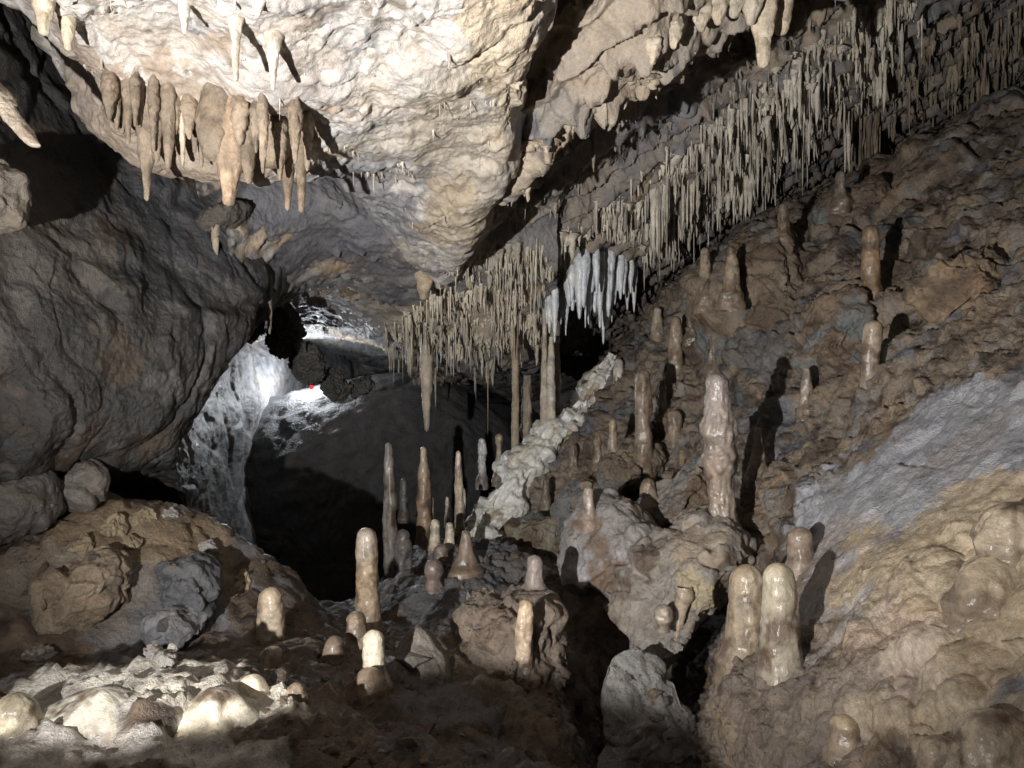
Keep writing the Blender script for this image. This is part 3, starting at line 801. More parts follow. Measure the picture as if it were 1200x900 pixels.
# ------------------------------------------------------------------ stalagmites
def stalagmite(px, ytop, ybase, w, label, base_col=TAN, tip_col=None, mat=None, prof=None, lean=0, d=None, rough=.16, fine=0.0, group=None, sides=28, rings=60, name='stalagmite', sink=0.05):
    dist = hit(px - lean, ybase - 2)
    dist = d if d else dist * (1 + .7 * w / 2 / F)
    b = P(px - lean, ybase, dist); t = P(px, ytop, dist)
    r = w / 2 * dist / F
    prof = prof or [1.15, 1.05, 1.0, .98, .95, .9, .82, .68]
    H = t[2] - b[2]
    ext = sink + .8 * r
    path = [b - np.array([0, 0, ext]), b - np.array([0, 0, ext * .4])] + [b + (t - b) * k for k in np.linspace(0, 1, len(prof))]
    rad = [r * prof[0] * 1.1, r * prof[0] * 1.05] + [r * f_ for f_ in prof]
    # resample so path is even
    zz = np.array([q[2] for q in path]); tt = np.linspace(zz[0], zz[-1], 40)
    path2 = np.stack([np.interp(tt, zz, [q[k] for q in path]) for k in range(3)], 1)
    rad2 = np.interp(tt, zz, rad)
    ap = np.clip(1 - (tt - b[2]) / max(1.2 * r, .10 * H), 0, 1.0)
    rad2 = rad2 * (1 + .2 * ap ** 2)
    sd = random.uniform(0, 50)
    v, q = drip_mesh(path2, rad2, sides, rings, rough, sd, fine)
    h = (v[:, 2] - b[2]) / max(H, 1e-3)
    c = colour(v, base_col, mix=[(np.array(base_col) * .6, 16, 0, .5), (np.clip(np.array(base_col) * 1.25, 0, .8), 22, .1, .6), ((.13, .09, .06), 9, .25, .7)])
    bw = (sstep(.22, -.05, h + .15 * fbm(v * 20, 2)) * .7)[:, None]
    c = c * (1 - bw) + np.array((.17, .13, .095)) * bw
    if tip_col is not None:
        wgt = sstep(.55, 1.0, h + .25 * fbm(v * 12, 2))[:, None]
        c = c * (1 - wgt) + np.array(tip_col) * wgt
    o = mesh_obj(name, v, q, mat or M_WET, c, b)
    return tag(o, label, 'stalagmite', group)


S = stalagmite
LT_ = (0.5, 0.39, 0.28)
S(839, 437, 630, 31, 'tall lumpy wet stalagmite standing on the big brown boulder', (0.27, 0.215, 0.17), (0.29, 0.25, 0.235), prof=[1.35, 1.1, .95, .9, .85, .9, .85, 1.0, 1.25, 1.3, 1.0, 1.2, 1.22, 1.05, .92, .82, .76, .74, .72], lean=-9, d=2.6, rough=.2, fine=.34, sides=64, rings=160, sink=.08)
S(877, 661, 772, 40, 'darker tan stalagmite, left one of the wet pair on the slope', (0.31, 0.25, 0.175), (0.36, 0.30, 0.215), prof=[1.3, 1.12, 1.08, 1.04, 1.05, 1.0, .92, .8], lean=4, fine=.10, rough=.10, sides=48, rings=90)
S(912, 659, 788, 40, 'paler cream stalagmite, right one of the wet pair on the slope', (0.36, 0.31, 0.235), (0.46, 0.41, 0.31), prof=[1.2, 1.2, 1.14, 1.08, 1.0, .95, .88, .74], lean=-4, fine=.07, rough=.10, sides=48, rings=90)
S(938, 617, 700, 26, 'stubby brown stalagmite in shadow behind the wet pair', (0.27, 0.21, 0.16), prof=[2.0, 1.7, 1.35, 1.1, 1.05, .9], d=2.05)
S(990, 838, 880, 30, 'short knobbly stalagmite with a pale cap on the lower slope', (0.36, 0.27, 0.19), (0.5, 0.4, 0.27), prof=[1.4, 1.25, 1.0, 1.0, .9], fine=.2)
S(1101, 862, 930, 44, 'thick cream stalagmite cut by the bottom photo edge', (0.36, 0.29, 0.21), prof=[1.1, 1.1, 1.05, .95, .8], fine=.2, sides=40)
S(1165, 832, 930, 66, 'broad rounded flowstone boss at the lower right photo corner', (0.44, 0.36, 0.26), prof=[1.2, 1.2, 1.1, 1.0, .85], fine=.5, sides=64, rings=90)
S(1192, 588, 650, 60, 'bulging tan flowstone boss on the right photo edge beside the grey slab', (0.48, 0.385, 0.27), prof=[1.0, 1.2, 1.15, 1.05, .9], fine=.8, sides=64, rings=90, sink=.03)
S(1165, 648, 690, 54, 'low tan flowstone swelling below the bulging boss at the right edge', (0.48, 0.385, 0.27), prof=[1.2, 1.2, 1.0, .7], fine=.8, sides=56, rings=60, sink=.03)
S(429, 618, 738, 25, 'tan wet stalagmite with rounded tip, tallest in the left front', (0.44, 0.33, 0.21), (0.47, 0.40, 0.33), prof=[1.25, 1.1, 1.1, 1.02, 1.0, .98, .95, .85], lean=-3, fine=.12, rough=.1, sides=40, rings=90)
S(455, 518, 690, 13, 'grey slender stalagmite, leftmost of the tall thin three', (0.27, 0.24, 0.22), prof=[1.9, 1.3, 1.25, 1.25, 1.2, 1.2, 1.1, .95, .8, .5], lean=-4, d=3.95, rough=.25)
S(496, 523, 648, 13, 'brown slender stalagmite, middle of the tall thin three', (0.34, 0.23, 0.14), (0.5, 0.42, 0.32), prof=[2.0, 1.5, 1.35, 1.3, 1.25, 1.1, 1.0, .6, .5], lean=-1, d=4.15, rough=.2)
S(537, 528, 625, 8, 'pale very thin stalagmite, rightmost of the tall thin three', (0.42, 0.34, 0.24), (0.55, 0.48, 0.38), prof=[1.7, 1.5, 1.4, 1.3, 1.25, 1.0, .8, .6], lean=-2, d=4.0, rough=.3)
S(565, 513, 560, 9, 'white stalagmite standing alone in the dark behind the thin ones', (0.66, 0.66, 0.66), prof=[1.3, 1.0, .9, 1.15, 1.0, .7], d=5.0, mat=M_WHITE, rough=.25)
S(585, 508, 556, 8, 'knob-headed tan stalagmite right of the lone white one', (0.38, 0.31, 0.22), prof=[1.6, 1.5, 1.1, .8, .7, 1.2, 1.0], d=4.8, rough=.2)
S(473, 560, 600, 9, 'faint grey stalagmite deep in the dark between the thin ones', (0.22, 0.21, 0.2), d=5.5)
S(317, 688, 756, 27, 'stout pale stalagmite standing alone on the left floor', (0.46, 0.37, 0.26), (0.5, 0.41, 0.3), prof=[.9, 1.1, 1.15, 1.1, 1.05, 1.0, .9, .7], fine=.12, rough=.1, sides=40, rings=70)
S(320, 757, 782, 26, 'small round knob at the front foot of the stout pale stalagmite', (0.44, 0.35, 0.24), prof=[1.0, 1.1, 1.05, .9])
S(438, 738, 800, 25, 'bright white blunt stalagmite near the front, below the tan one', (0.60, 0.54, 0.42), (0.72, 0.68, 0.58), prof=[1.4, 1.15, 1.0, 1.0, 1.0, 1.0, .9], fine=.06, rough=.08, sides=40, rings=70)
S(418, 716, 765, 22, 'short dark stalagmite beside the foot of the tan one', (0.26, 0.19, 0.13), prof=[1.2, 1.1, 1.05, 1.0, .9])
S(433, 782, 815, 36, 'wide knob, shade put into its dark colour, under the bright white blunt stalagmite', (0.25, 0.18, 0.12), prof=[1.1, 1.1, 1.0, .8])  # shade at the white stalagmite's foot is put into this dark colour
S(392, 745, 775, 24, 'low dark dome on the floor left of the white blunt stalagmite', (0.17, 0.125, 0.09), prof=[1.1, 1.1, 1.0, .8])
S(297, 790, 815, 30, 'low white dome on the floor in front of the stout stalagmite', (0.62, 0.54, 0.40), prof=[1.2, 1.1, 1.0, .8])
S(347, 800, 818, 20, 'low brown dome on the floor right of the white dome', (0.3, 0.22, 0.15), prof=[1.2, 1.1, 1.0, .8])
S(118, 806, 842, 60, 'wide bright white flowstone hump at the lower left', (0.72, 0.66, 0.55), prof=[1.6, 1.3, .95, .6], fine=.5, rough=.4, sides=64, rings=60)
S(252, 806, 848, 52, 'bright cream flowstone hump right of the wide white one', (0.72, 0.64, 0.50), prof=[1.7, 1.3, .9, .6], fine=.4, rough=.4, sides=60, rings=60)
S(18, 812, 850, 40, 'small cream flowstone hump at the left photo edge', (0.6, 0.52, 0.36), prof=[1.3, 1.2, 1.0, .8], fine=.4, rough=.3, sides=48, rings=50)
S(614, 702, 786, 19, 'thin tan stalagmite with ribbed side on the middle rock mound', (0.44, 0.33, 0.22), prof=[1.0, 1.15, 1.1, 1.05, 1.05, 1.0, .9, .75], lean=1, rough=.3)
S(626, 650, 692, 18, 'dim purple brown stalagmite between the rock shelf and the boulder', (0.27, 0.22, 0.2), prof=[1.5, 1.2, 1.0, 1.0, .9])
S(510, 608, 642, 11, 'short pale stalagmite, left one of the small front pair in the cluster', (0.56, 0.48, 0.36), prof=[1.6, 1.2, 1.0, 1.0, .8])
S(527, 612, 645, 10, 'short pale stalagmite, right one of the small front pair in the cluster', (0.56, 0.48, 0.36), prof=[1.4, 1.2, 1.1, 1.0, .8])
S(546, 621, 668, 15, 'brown tapering stalagmite at the right end of the cluster', (0.3, 0.22, 0.16), prof=[2.4, 1.8, 1.3, 1.0, .8, .6])
S(516, 638, 670, 18, 'dark round knob in the middle of the cluster', (0.22, 0.17, 0.14), prof=[1.2, 1.1, 1.0, .9])
S(508, 655, 695, 22, 'purple brown double knob at the front of the cluster', (0.22, 0.165, 0.145), prof=[1.1, 1.0, .7, 1.0, .95, .8])
S(472, 620, 680, 20, 'dark lumpy stalagmite stump left of the cluster', (0.18, 0.165, 0.155), prof=[1.2, 1.3, 1.0, 1.1, .9, .7], rough=.4, d=3.75)
S(505, 582, 625, 8, 'little tan stalagmite close behind the brown slender one', (0.42, 0.33, 0.22), d=4.2)
S(543, 572, 600, 6, 'tiny white stalagmite right behind the very thin one', (0.66, 0.64, 0.6), d=4.4, mat=M_WHITE)
S(524, 582, 605, 5, 'tiny thin stalagmite between the brown and the very thin one', (0.5, 0.44, 0.36), d=4.3)
S(1020, 263, 342, 20, 'brown stalagmite high on the right slope under the fringe', (0.32, 0.22, 0.13), prof=[1.2, 1.0, 1.1, 1.0, .9, .9, .8])
S(1024, 375, 446, 21, 'broken flat-topped column stump on the right slope', (0.36, 0.28, 0.21), prof=[.8, .95, 1.0, 1.0, 1.05, 1.1], lean=6, rough=.1)
S(753, 432, 545, 20, 'dark brown stalagmite column on the slope under the white fringe', (0.24, 0.18, 0.13), prof=[1.2, 1.0, 1.0, 1.0, 1.05, 1.0, .8], rough=.25)
S(792, 370, 440, 15, 'grey brown stalagmite high on the slope left of the outcrop', (0.3, 0.24, 0.17), prof=[1.4, 1.2, 1.0, .9, .7], rough=.25)
S(770, 360, 402, 13, 'pale capped stalagmite on the slope crest near the fringe', (0.36, 0.29, 0.21), (0.55, 0.52, 0.46), prof=[1.4, 1.2, 1.0, .9, .7], rough=.25)
S(826, 290, 350, 14, 'tan stalagmite on the crest touching the fringe tips', (0.33, 0.26, 0.18), prof=[1.5, 1.2, 1.0, .8, .6], rough=.3)
S(857, 288, 345, 15, 'tan pointed stalagmite on the outcrop beneath the fringe', (0.34, 0.26, 0.18), prof=[1.5, 1.2, 1.0, .9, .7], rough=.3, d=3.75)
S(725, 420, 470, 12, 'pale stalagmite at the upper end of the white flowstone', (0.6, 0.56, 0.48), prof=[1.4, 1.2, 1.0, 1.0, .8], d=4.7)
S(790, 480, 520, 18, 'brown rounded stalagmite stub behind the dark brown column', (0.26, 0.2, 0.14), prof=[1.2, 1.0, 1.0, .9])
S(718, 490, 530, 9, 'small brown stalagmite left of the dark brown column', (0.3, 0.23, 0.16), prof=[1.4, 1.2, 1.0, .8])
S(690, 570, 610, 12, 'small wet stalagmite on the left shoulder of the boulder', (0.34, 0.27, 0.22), prof=[1.6, 1.2, 1.0, .9])
S(888, 500, 560, 14, 'pointed grey brown stalagmite in the recess right of the lumpy one', (0.27, 0.215, 0.165), prof=[2.0, 1.5, 1.1, .7, .4], rough=.3)
knob = S(777, 708, 732, 20, 'round pale knob', (0.45, 0.37, 0.28), prof=[.6, 1.1, 1.1, .9], d=2.31, name='knob', sink=.0)

def child(o, par):
    o.parent = par
    o.matrix_parent_inverse = par.matrix_world.inverted()
    for k_ in ('category', 'group'):
        if k_ in o: del o[k_]


bpy.context.view_layer.update()
# ------------------------------------------------------------------ flowstone cascade on the crest
casc = []
for (x, y, d, w) in [(560, 660, 3.95, 14), (566, 640, 4.0, 26), (574, 615, 4.08, 24), (588, 590, 4.18, 32), (600, 566, 4.25, 20), (614, 546, 4.32, 28), (634, 522, 4.42, 20), (655, 500, 4.5, 22), (678, 478, 4.6, 13), (694, 455, 4.7, 16), (708, 434, 4.78, 13), (722, 415, 4.85, 8)]:
    x += random.uniform(-5, 5)
    casc.append([P(x - w * f_, y - w * f_ * .35 + (10 if abs(f_) > .9 else 0), d + (0.22 if abs(f_) > .9 else 0.06 * abs(f_))) for f_ in (-1, -.66, -.33, 0, .33, .66, 1)])


def k_casc(p):
    return 0.022 * lumps(p, 6) + 0.022 * lumps(p + 4, 12) + 0.012 * lumps(p + 7, 26) + 0.07 * fbm(p * 4 + 5, 3) + 0.012 * ridged(p * 12, 3) - .03


cas, _ = patch('flowstone_cascade', casc, 260, 130, k_casc, M_FLOW, (0.70, 0.70, 0.65), mix=[((0.42, 0.35, 0.25), 6, .2, .5), ((.80, .80, .78), 6, .1, .5)], keep=False)
del cas['kind']
tag(cas, 'white lumpy flowstone cascade running down the crest in the middle', 'flowstone')


for x, yt, yb, w, lab in [
        (812, 335, 395, 12, 'slim brown stalagmite against the left flank of the square outcrop'),
        (835, 375, 430, 10, 'slim grey stalagmite at the foot of the square outcrop'),
        (776, 445, 490, 10, 'slim tan stalagmite just right of the dark brown column'),
        (700, 505, 545, 10, 'short tan stalagmite right of the white flowstone'),
        (672, 520, 552, 9, 'tiny tan stalagmite on the brown edge of the white flowstone'),
        (760, 560, 590, 16, 'round brown stub above the leaning grey slab'),
        (945, 430, 480, 13, 'brown stalagmite on the broken outcrop under the dark cleft'),
        (918, 238, 275, 12, 'dim brown stalagmite on the slope crest below the fringe'),
        (985, 200, 235, 12, 'dim brown stalagmite on the crest beneath the far fringe'),
        (640, 560, 600, 10, 'brownish stub on the outer edge of the white flowstone')]:
    S(x, yt, yb, w, lab, random.choice([(0.22, .165, .115), (.25, .2, .15), (.2, .165, .13)]), prof=[1.5, 1.2, 1.0, .95, .85, .6], rough=.35, fine=.15)

# ------------------------------------------------------------------ loose stones
def stone_mesh(seed):
    rr_ = np.random.default_rng(seed)
    import bmesh
    bm = bmesh.new()
    for _ in range(11):
        p_ = rr_.normal(size=3); p_ /= np.linalg.norm(p_)
        bm.verts.new(p_ * np.array([1, .75, .5]) * rr_.uniform(.8, 1.1))
    bmesh.ops.convex_hull(bm, input=bm.verts)
    for v_ in [v_ for v_ in bm.verts if not v_.link_faces]: bm.verts.remove(v_)
    bmesh.ops.triangulate(bm, faces=bm.faces)
    bm.verts.index_update()
    v = np.array([v_.co[:] for v_ in bm.verts]); f = np.array([[w_.index for w_ in f_.verts] for f_ in bm.faces])
    bm.free()
    return v, f


STONES = [stone_mesh(k) for k in range(10)]
rs_ = np.random.default_rng(44)
area = [(330, 760, 700, 895), (640, 780, 860, 895), (880, 760, 1010, 895), (20, 590, 330, 740), (470, 650, 640, 740), (680, 470, 830, 640), (850, 480, 960, 620), (960, 330, 1190, 470)]
sv, sf, sc_, m_ = [], [], [], 0
smesh = {}
nst = 0
for k in range(2600):
    x0, y0, x1, y1 = area[int(rs_.integers(len(area)))]
    x, y = rs_.uniform(x0, x1), rs_.uniform(y0, y1)
    loc, nrm_, _, _ = ALL.ray_cast(Vector((0, 0, CZ)), Vector(P(x, y, 1.0) - np.array([0, 0, CZ])).normalized())
    if not loc or nrm_.z < .25 and rs_.random() < .8 or float(perlin(np.array([loc[:]]) * 5)[0]) < -.05:
        continue
    size = .004 * math.exp(rs_.normal(0, .6)) * (1 + .25 * loc.y)
    col_ = np.array([(0.17, .13, .1), (.2, .18, .165), (.25, .19, .14), (.12, .11, .11)][int(rs_.integers(4))])
    kk = int(rs_.integers(10))
    v, f = STONES[kk]
    big = rs_.random() < .05 and nst < 60
    if big:
        size = rs_.uniform(.014, .03)
        if kk not in smesh:
            o = mesh_obj('stone', v, np.zeros((0, 4), int), M_MUD, np.tile(col_, (len(v), 1)), smooth=False, tris=f)
            smesh[kk] = o.data
        else:
            o = bpy.data.objects.new('stone', smesh[kk]); COL.objects.link(o)
        o.location = loc; o.scale = (size,) * 3; o.rotation_euler = tuple(rs_.uniform(0, 6, 3))
        wh = 'floor of the left side' if x < 330 else 'floor in the middle' if x < 700 else 'gully and slope on the right'
        tag(o, 'small angular stone lying loose on the ' + wh, 'stone', 'loose stones on the ' + wh)
        nst += 1
    else:
        a_, b_ = rs_.uniform(0, 6.28, 2)
        c_, s_ = math.cos(a_), math.sin(a_)
        w_ = v * size
        w_ = np.stack([w_[:, 0] * c_ - w_[:, 1] * s_, w_[:, 0] * s_ + w_[:, 1] * c_, w_[:, 2]], 1) + np.array(loc[:])
        sv.append(w_); sf.append(f + m_); sc_.append(np.tile(col_, (len(v), 1))); m_ += len(v)
grit = mesh_obj('rubble', np.concatenate(sv), np.zeros((0, 4), int), M_MUD, np.concatenate(sc_), smooth=False, tris=np.concatenate(sf))
grit['kind'] = 'stuff'

# ------------------------------------------------------------------ stalactites that stand out singly
def up_to_roof(x, y, z):
    loc, n, i, t = ROOF.ray_cast(Vector((x, y, z)), Vector((0, 0, 1)))
    return loc


def stalactite(px, ytop, ytip, w, d, label, col=TAN, prof=None, mat=None, lean=0, rough=.2, fine=.0, group=None, sides=24, rings=60, ext=.06, name='stalactite', cat='stalactite', flat=1.0):
    if name == 'stalactite':
        h_ = hit(px, ytop)
        d = h_ + .55 * (w / 2 * h_ / F)
    a = P(px, ytop, d); b = P(px + lean, ytip, d)
    r = w / 2 * d / F
    prof = prof or [1.1, 1, .9, .75, .6, .45, .3]
    path = [a + np.array([0, 0.0, ext])] + [a + (b - a) * k for k in np.linspace(0, 1, len(prof))]
    rad = [r * (.08 if name == 'stalactite' else 1.2)] + [r * f_ for f_ in prof]
    zz = -np.array([q[2] for q in path]); tt = np.linspace(zz[0], zz[-1], 40)
    path2 = np.stack([np.interp(tt, zz, [q[k] for q in path]) for k in range(3)], 1)
    rad2 = np.interp(tt, zz, rad)
    v, q = drip_mesh(path2, rad2, sides, rings, rough, random.uniform(0, 50), fine)
    if flat != 1.0:
        v[:, 1] = a[1] + (v[:, 1] - a[1]) * flat
    q = q[:, ::-1]
    c = colour(v, col, mix=[(np.array(col) * .7, 12, 0, .6), (np.clip(np.array(col) * 1.25, 0, .8), 15, .1, .6)])
    o = mesh_obj(name, v, q, mat or M_STRAW, c, a)
    return tag(o, label, cat, group) if label else o


T = stalactite
DR = (0.26, 0.20, 0.14)
T(137, 95, 152, 13, 2.15, 'short tan stalactite at the left end of the drapery cluster', DR, ext=.08)
T(150, 95, 170, 14, 2.15, 'tan stalactite second from the left in the drapery cluster', DR, ext=.08)
T(163, 95, 150, 12, 2.13, 'stubby tan stalactite third from the left in the drapery cluster', DR)
T(172, 105, 236, 24, 2.2, 'long forked stalactite ending in a thin tip, left in the drapery cluster', DR, prof=[1.0, 1.0, .95, .9, .9, .75, .45, .3, .25], fine=.1, ext=.08)
T(184, 100, 190, 15, 2.14, 'ribbed stalactite just right of the long forked one', DR, prof=[1.0, 1, .9, .8, .6, .35], ext=.08)
T(197, 100, 198, 17, 2.14, 'ribbed tan stalactite in the left middle of the drapery cluster', DR, prof=[1, 1, .9, .8, .6, .3], ext=.08)
T(214, 115, 196, 10, 2.2, 'narrow pale stalactite beside the black gap of the drapery cluster', (0.52, 0.42, 0.31), ext=.08)
T(228, 130, 180, 12, 2.2, 'small tan stalactite right of the black gap of the drapery cluster', DR, ext=.08)
T(236, 140, 197, 10, 2.2, 'thin tan stalactite left of the fat bulging one', DR, ext=.08)
drapery = T(252, 110, 190, 34, 2.2, 'wide fluted drapery mass of the upper left cluster, with ribs to both sides', DR, name='stalactite', cat='drapery', prof=[1, 1.1, 1.1, 1.0, .9, .6], fine=.15, sides=36, ext=.1)
T(268, 120, 242, 34, 2.18, 'fat bulging orange stalactite, lowest in the drapery cluster', (0.36, 0.255, 0.165), prof=[1.0, 1.05, 1.1, 1.05, .95, .8, .6, .42, .36], fine=.12, sides=36, rings=80, ext=.1)
T(291, 125, 216, 19, 2.2, 'tan stalactite right of the fat bulging one', DR, prof=[1.1, 1.1, 1, 1, .8, .6, .4], fine=.1, ext=.1)
T(318, 140, 198, 36, 2.28, 'broad blunt drapery fold in the right of the drapery cluster', DR, prof=[1.1, 1.2, 1.2, 1.0, .7], fine=.15, sides=36, ext=.1)
T(337, 145, 247, 20, 2.3, 'tan stalactite, left one of the pair at the right end of the drapery cluster', DR, prof=[1.2, 1.1, 1, .8, .6, .4, .3], fine=.1, ext=.1)
T(353, 140, 250, 15, 2.3, 'tan stalactite, right one of the pair at the right end of the drapery cluster', DR, prof=[1.2, 1.1, .9, .8, .7, .55, .4], fine=.1, ext=.1)
T(52, -10, 42, 24, 1.75, 'cream stalactite at the upper left corner, left of two', CREAM, prof=[1.2, 1, .8, .55, .4], ext=.06)
T(80, 20, 60, 18, 1.85, 'cream stalactite at the upper left corner, right of two', CREAM, prof=[1.2, 1, .8, .55, .4], ext=.06)
T(276, 20, 96, 12, 1.85, 'white stalactite hanging before the bright roof above the drapery', (0.62, 0.56, 0.47), prof=[1.6, 1.2, .8, .7, .6, .5], ext=.06)
T(320, 40, 106, 12, 1.9, 'thin white stalactite on the bright roof right of the longer white one', (0.62, 0.56, 0.47), prof=[2, 1.4, .9, .6, .4], ext=.06)
T(216, 0, 40, 14, 1.75, 'stubby white stalactite at the top photo edge', (0.62, 0.57, 0.5), ext=.06)
T(302, -20, 20, 22, 1.72, 'fat white stalactite at the top photo edge left of middle', (0.62, 0.57, 0.5), ext=.06)
R('rock_ledge', [(226, 268), (240, 256), (262, 250), (284, 238), (296, 240), (288, 256), (266, 270), (246, 276)], hit(256, 262) + .07, .12, k_chip, M_DARK, (0.12, 0.105, 0.09), 'small brown rock ledge on the dark wall with a lone stalactite', 'rock', amp=.8, n=(60, 90), keep=False, power=.6)
T(253, 262, 316, 9, 3.05, 'lone thin stalactite hanging low before the dark wall', (0.40, 0.33, 0.24), prof=[1.3, 1.1, .9, .7, .5, .35], ext=.02)
T(895, -20, 80, 32, 2.55, 'big pale stalactite at the top with a long tip', (0.60, 0.50, 0.37), prof=[1.2, 1.1, .95, .8, .62, .48, .36], fine=.1, sides=36, rings=80, ext=.12)
T(916, -20, 42, 22, 2.56, 'shorter pale stalactite grown onto the big one at the top', (0.58, 0.47, 0.33), prof=[1.3, 1.2, 1.0, .8, .6], fine=.1, ext=.12)
for k, (x, yt, yb, w, lab) in enumerate([(860, -10, 22, 22, 'ragged cream stalactite just left of the big top one'), (842, -5, 30, 20, 'short cream stalactite at the top, second left of the big one'), (822, 10, 38, 18, 'short cream stalactite at the top, third left of the big one'), (790, 30, 58, 16, 'cream stalactite over the grey hollow at the top'), (765, 50, 76, 16, 'short cream stalactite left of the grey hollow at the top'), (880, -20, 30, 26, 'cream stalactite fused to the left flank of the big top one')]):
    T(x, yt, yb, w, 2.6, lab, (0.55, 0.47, 0.36), prof=[1.3, 1.2, 1.0, .8, .5, .3], fine=.3, rough=.35, sides=28, ext=.06)
T(500, 395, 506, 13, 4.9, 'thick carrot-shaped stalactite hanging over the dark chamber', (0.5, 0.43, 0.33), prof=[1.3, 1.1, 1.1, 1, .8, .6, .3], ext=.1)
T(497, 322, 352, 17, 3.7, 'blunt brown stalactite under the tip of the roof ridge', (0.44, 0.34, 0.23), prof=[1.4, 1.2, 1, .7, .5], fine=.15, ext=.1)
bpy.context.view_layer.update()
drip = T(802, 700, 752, 14, 2.36, 'wet dripping pendant', (0.40, 0.31, 0.22), prof=[1.6, 1.2, .8, .7, .8, .6, .3], mat=M_WET, lean=-10, name='drip', ext=.03)
child(drip, boulder); child(knob, boulder)
for k in range(14):
    x = [128, 143, 158, 180, 205, 222, 244, 258, 281, 300, 308, 328, 346, 360][k]
    rib = T(x, 100 + (x - 128) * .16 + random.uniform(-22, 14), 158 + (x - 128) * .2 + random.uniform(-22, 14), random.uniform(9, 20), 2.2, None, np.array(DR) * random.uniform(.8, 1.25), prof=[.7, 1.15, 1.2, 1.0, .75, .5, .25], fine=.2, rough=.35, ext=.08)
    rib.name = 'rib'; child(rib, drapery)
for k, (x, yt, yb, w) in enumerate([(644, 352, 398, 8), (650, 344, 412, 9), (657, 338, 388, 10), (663, 332, 396, 10), (671, 322, 372, 13), (679, 308, 386, 14), (684, 300, 372, 12), (690, 318, 392, 10), (697, 305, 378, 13), (703, 300, 400, 11), (707, 312, 420, 9), (713, 304, 384, 13), (720, 310, 366, 10), (727, 304, 360, 10), (735, 318, 372, 8), (743, 312, 376, 8), (647, 350, 384, 8), (667, 326, 366, 14), (675, 314, 362, 14), (693, 304, 350, 15), (710, 300, 350, 15), (654, 340, 376, 8), (660, 334, 380, 7), (670, 318, 360, 9), (678, 306, 350, 9), (687, 302, 346, 10), (699, 300, 352, 9), (716, 300, 352, 9), (724, 304, 348, 9), (731, 308, 352, 8), (739, 310, 350, 8), (686, 310, 398, 5), (704, 320, 392, 5), (717, 310, 390, 5), (663, 336, 404, 5), (641, 356, 384, 6)]):
    T(x, yt - 4, (yb - yt) * .85 + yt, w * .85, 4.3, ('long white stalactite, cold lamp tint in its colour, in the bright patch of the fringe' if yb - yt >= 66 else 'short white stalactite, cold lamp tint in its colour, in the bright patch of the fringe'), (0.76, 0.82, 0.90), prof=[1.1, 1.2, 1.1, .9, .7, .45, .25], mat=M_WHITE, fine=.15, group=('long' if yb - yt >= 66 else 'short') + ' white stalactites in the middle of the fringe', sides=16, rings=40, ext=.05)  # blue of the cold headlamp is put into the white calcite colour
T(316, 330, 392, 6, 4.0, 'thin dark stalactite hanging beside the silhouetted rocks', (0.2, 0.16, 0.13), prof=[1.3, 1, 1, 1, 1, .8, .4], ext=.05)
# columns that join roof and slope
T(604, 300, 530, 8, 4.6, 'very thin tan column joining roof and white flowstone', (0.4, 0.32, 0.22), prof=[1.6, .9, .8, .9, 1.0, 1.0, 1.1, 1.2], rough=.2, name='column', cat='column', ext=.2)
T(647, 350, 505, 19, 4.75, 'grey brown thick column standing behind the pale thin ones', (0.31, 0.26, 0.21), prof=[1, 1, 1, 1, 1.05, 1.1], rough=.2, name='column', cat='column', ext=.3)
T(638, 370, 505, 8, 4.6, 'pale thin column in front of the thick grey brown one', (0.5, 0.43, 0.34), prof=[.6, .7, .9, 1.1, 1.3, 1.4], name='column', cat='column', ext=.3)
T(646, 395, 508, 8, 4.55, 'short white stalagmite leaning on the thick grey brown column', (0.6, 0.55, 0.46), prof=[.6, 1, 1.1, 1.2, 1.3, 1.4], name='stalagmite', cat='stalagmite', ext=.0)
T(618, 440, 525, 12, 4.75, 'lumpy brown column stump left of the thick column', (0.3, 0.25, 0.19), prof=[.7, 1.0, .9, 1.2, 1.3], rough=.4, name='stalagmite', cat='stalagmite', ext=.0)


# ------------------------------------------------------------------ fringes of many stalactites
def inside(poly, x, y):
    c = False
    j = len(poly) - 1
    for i in range(len(poly)):
        if (poly[i][1] > y) != (poly[j][1] > y) and x < (poly[j][0] - poly[i][0]) * (y - poly[i][1]) / (poly[j][1] - poly[i][1]) + poly[i][0]:
            c = not c
        j = i
    return c


VAR = []
for k in range(8):
    prof = [[1.25, 1, .85, .7, .5, .32, .2], [1.3, .9, .8, .75, .7, .6, .35], [1.1, 1.1, .9, .6, .4, .3, .2], [1.4, 1, .7, .5, .42, .36, .25]][k % 4]
    path = [(0, 0, .12)] + [(0, 0, -t) for t in np.linspace(0, 1, 7)]
    v, q = drip_mesh([(p_[0], p_[1], p_[2]) for p_ in path], [prof[0] * 1.3] + prof, 9, 15, 0.0, k * 7.7)
    v = np.array(v)
    # unit length, unit radius; ribs by noise
    zz = v[:, 2]
    nn = fbm(np.stack([v[:, 0] * .9, v[:, 1] * .9, zz * 7 + k * 5], 1), 3)
    v[:, :2] *= (1 + .3 * nn)[:, None]
    ax = np.stack([zz * 2.5 + k * 9, zz * 0 + 1, zz * 0], 1)
    v[:, 0] += .5 * perlin(ax); v[:, 1] += .5 * perlin(ax + 40)
    VAR.append((v, q[:, ::-1]))


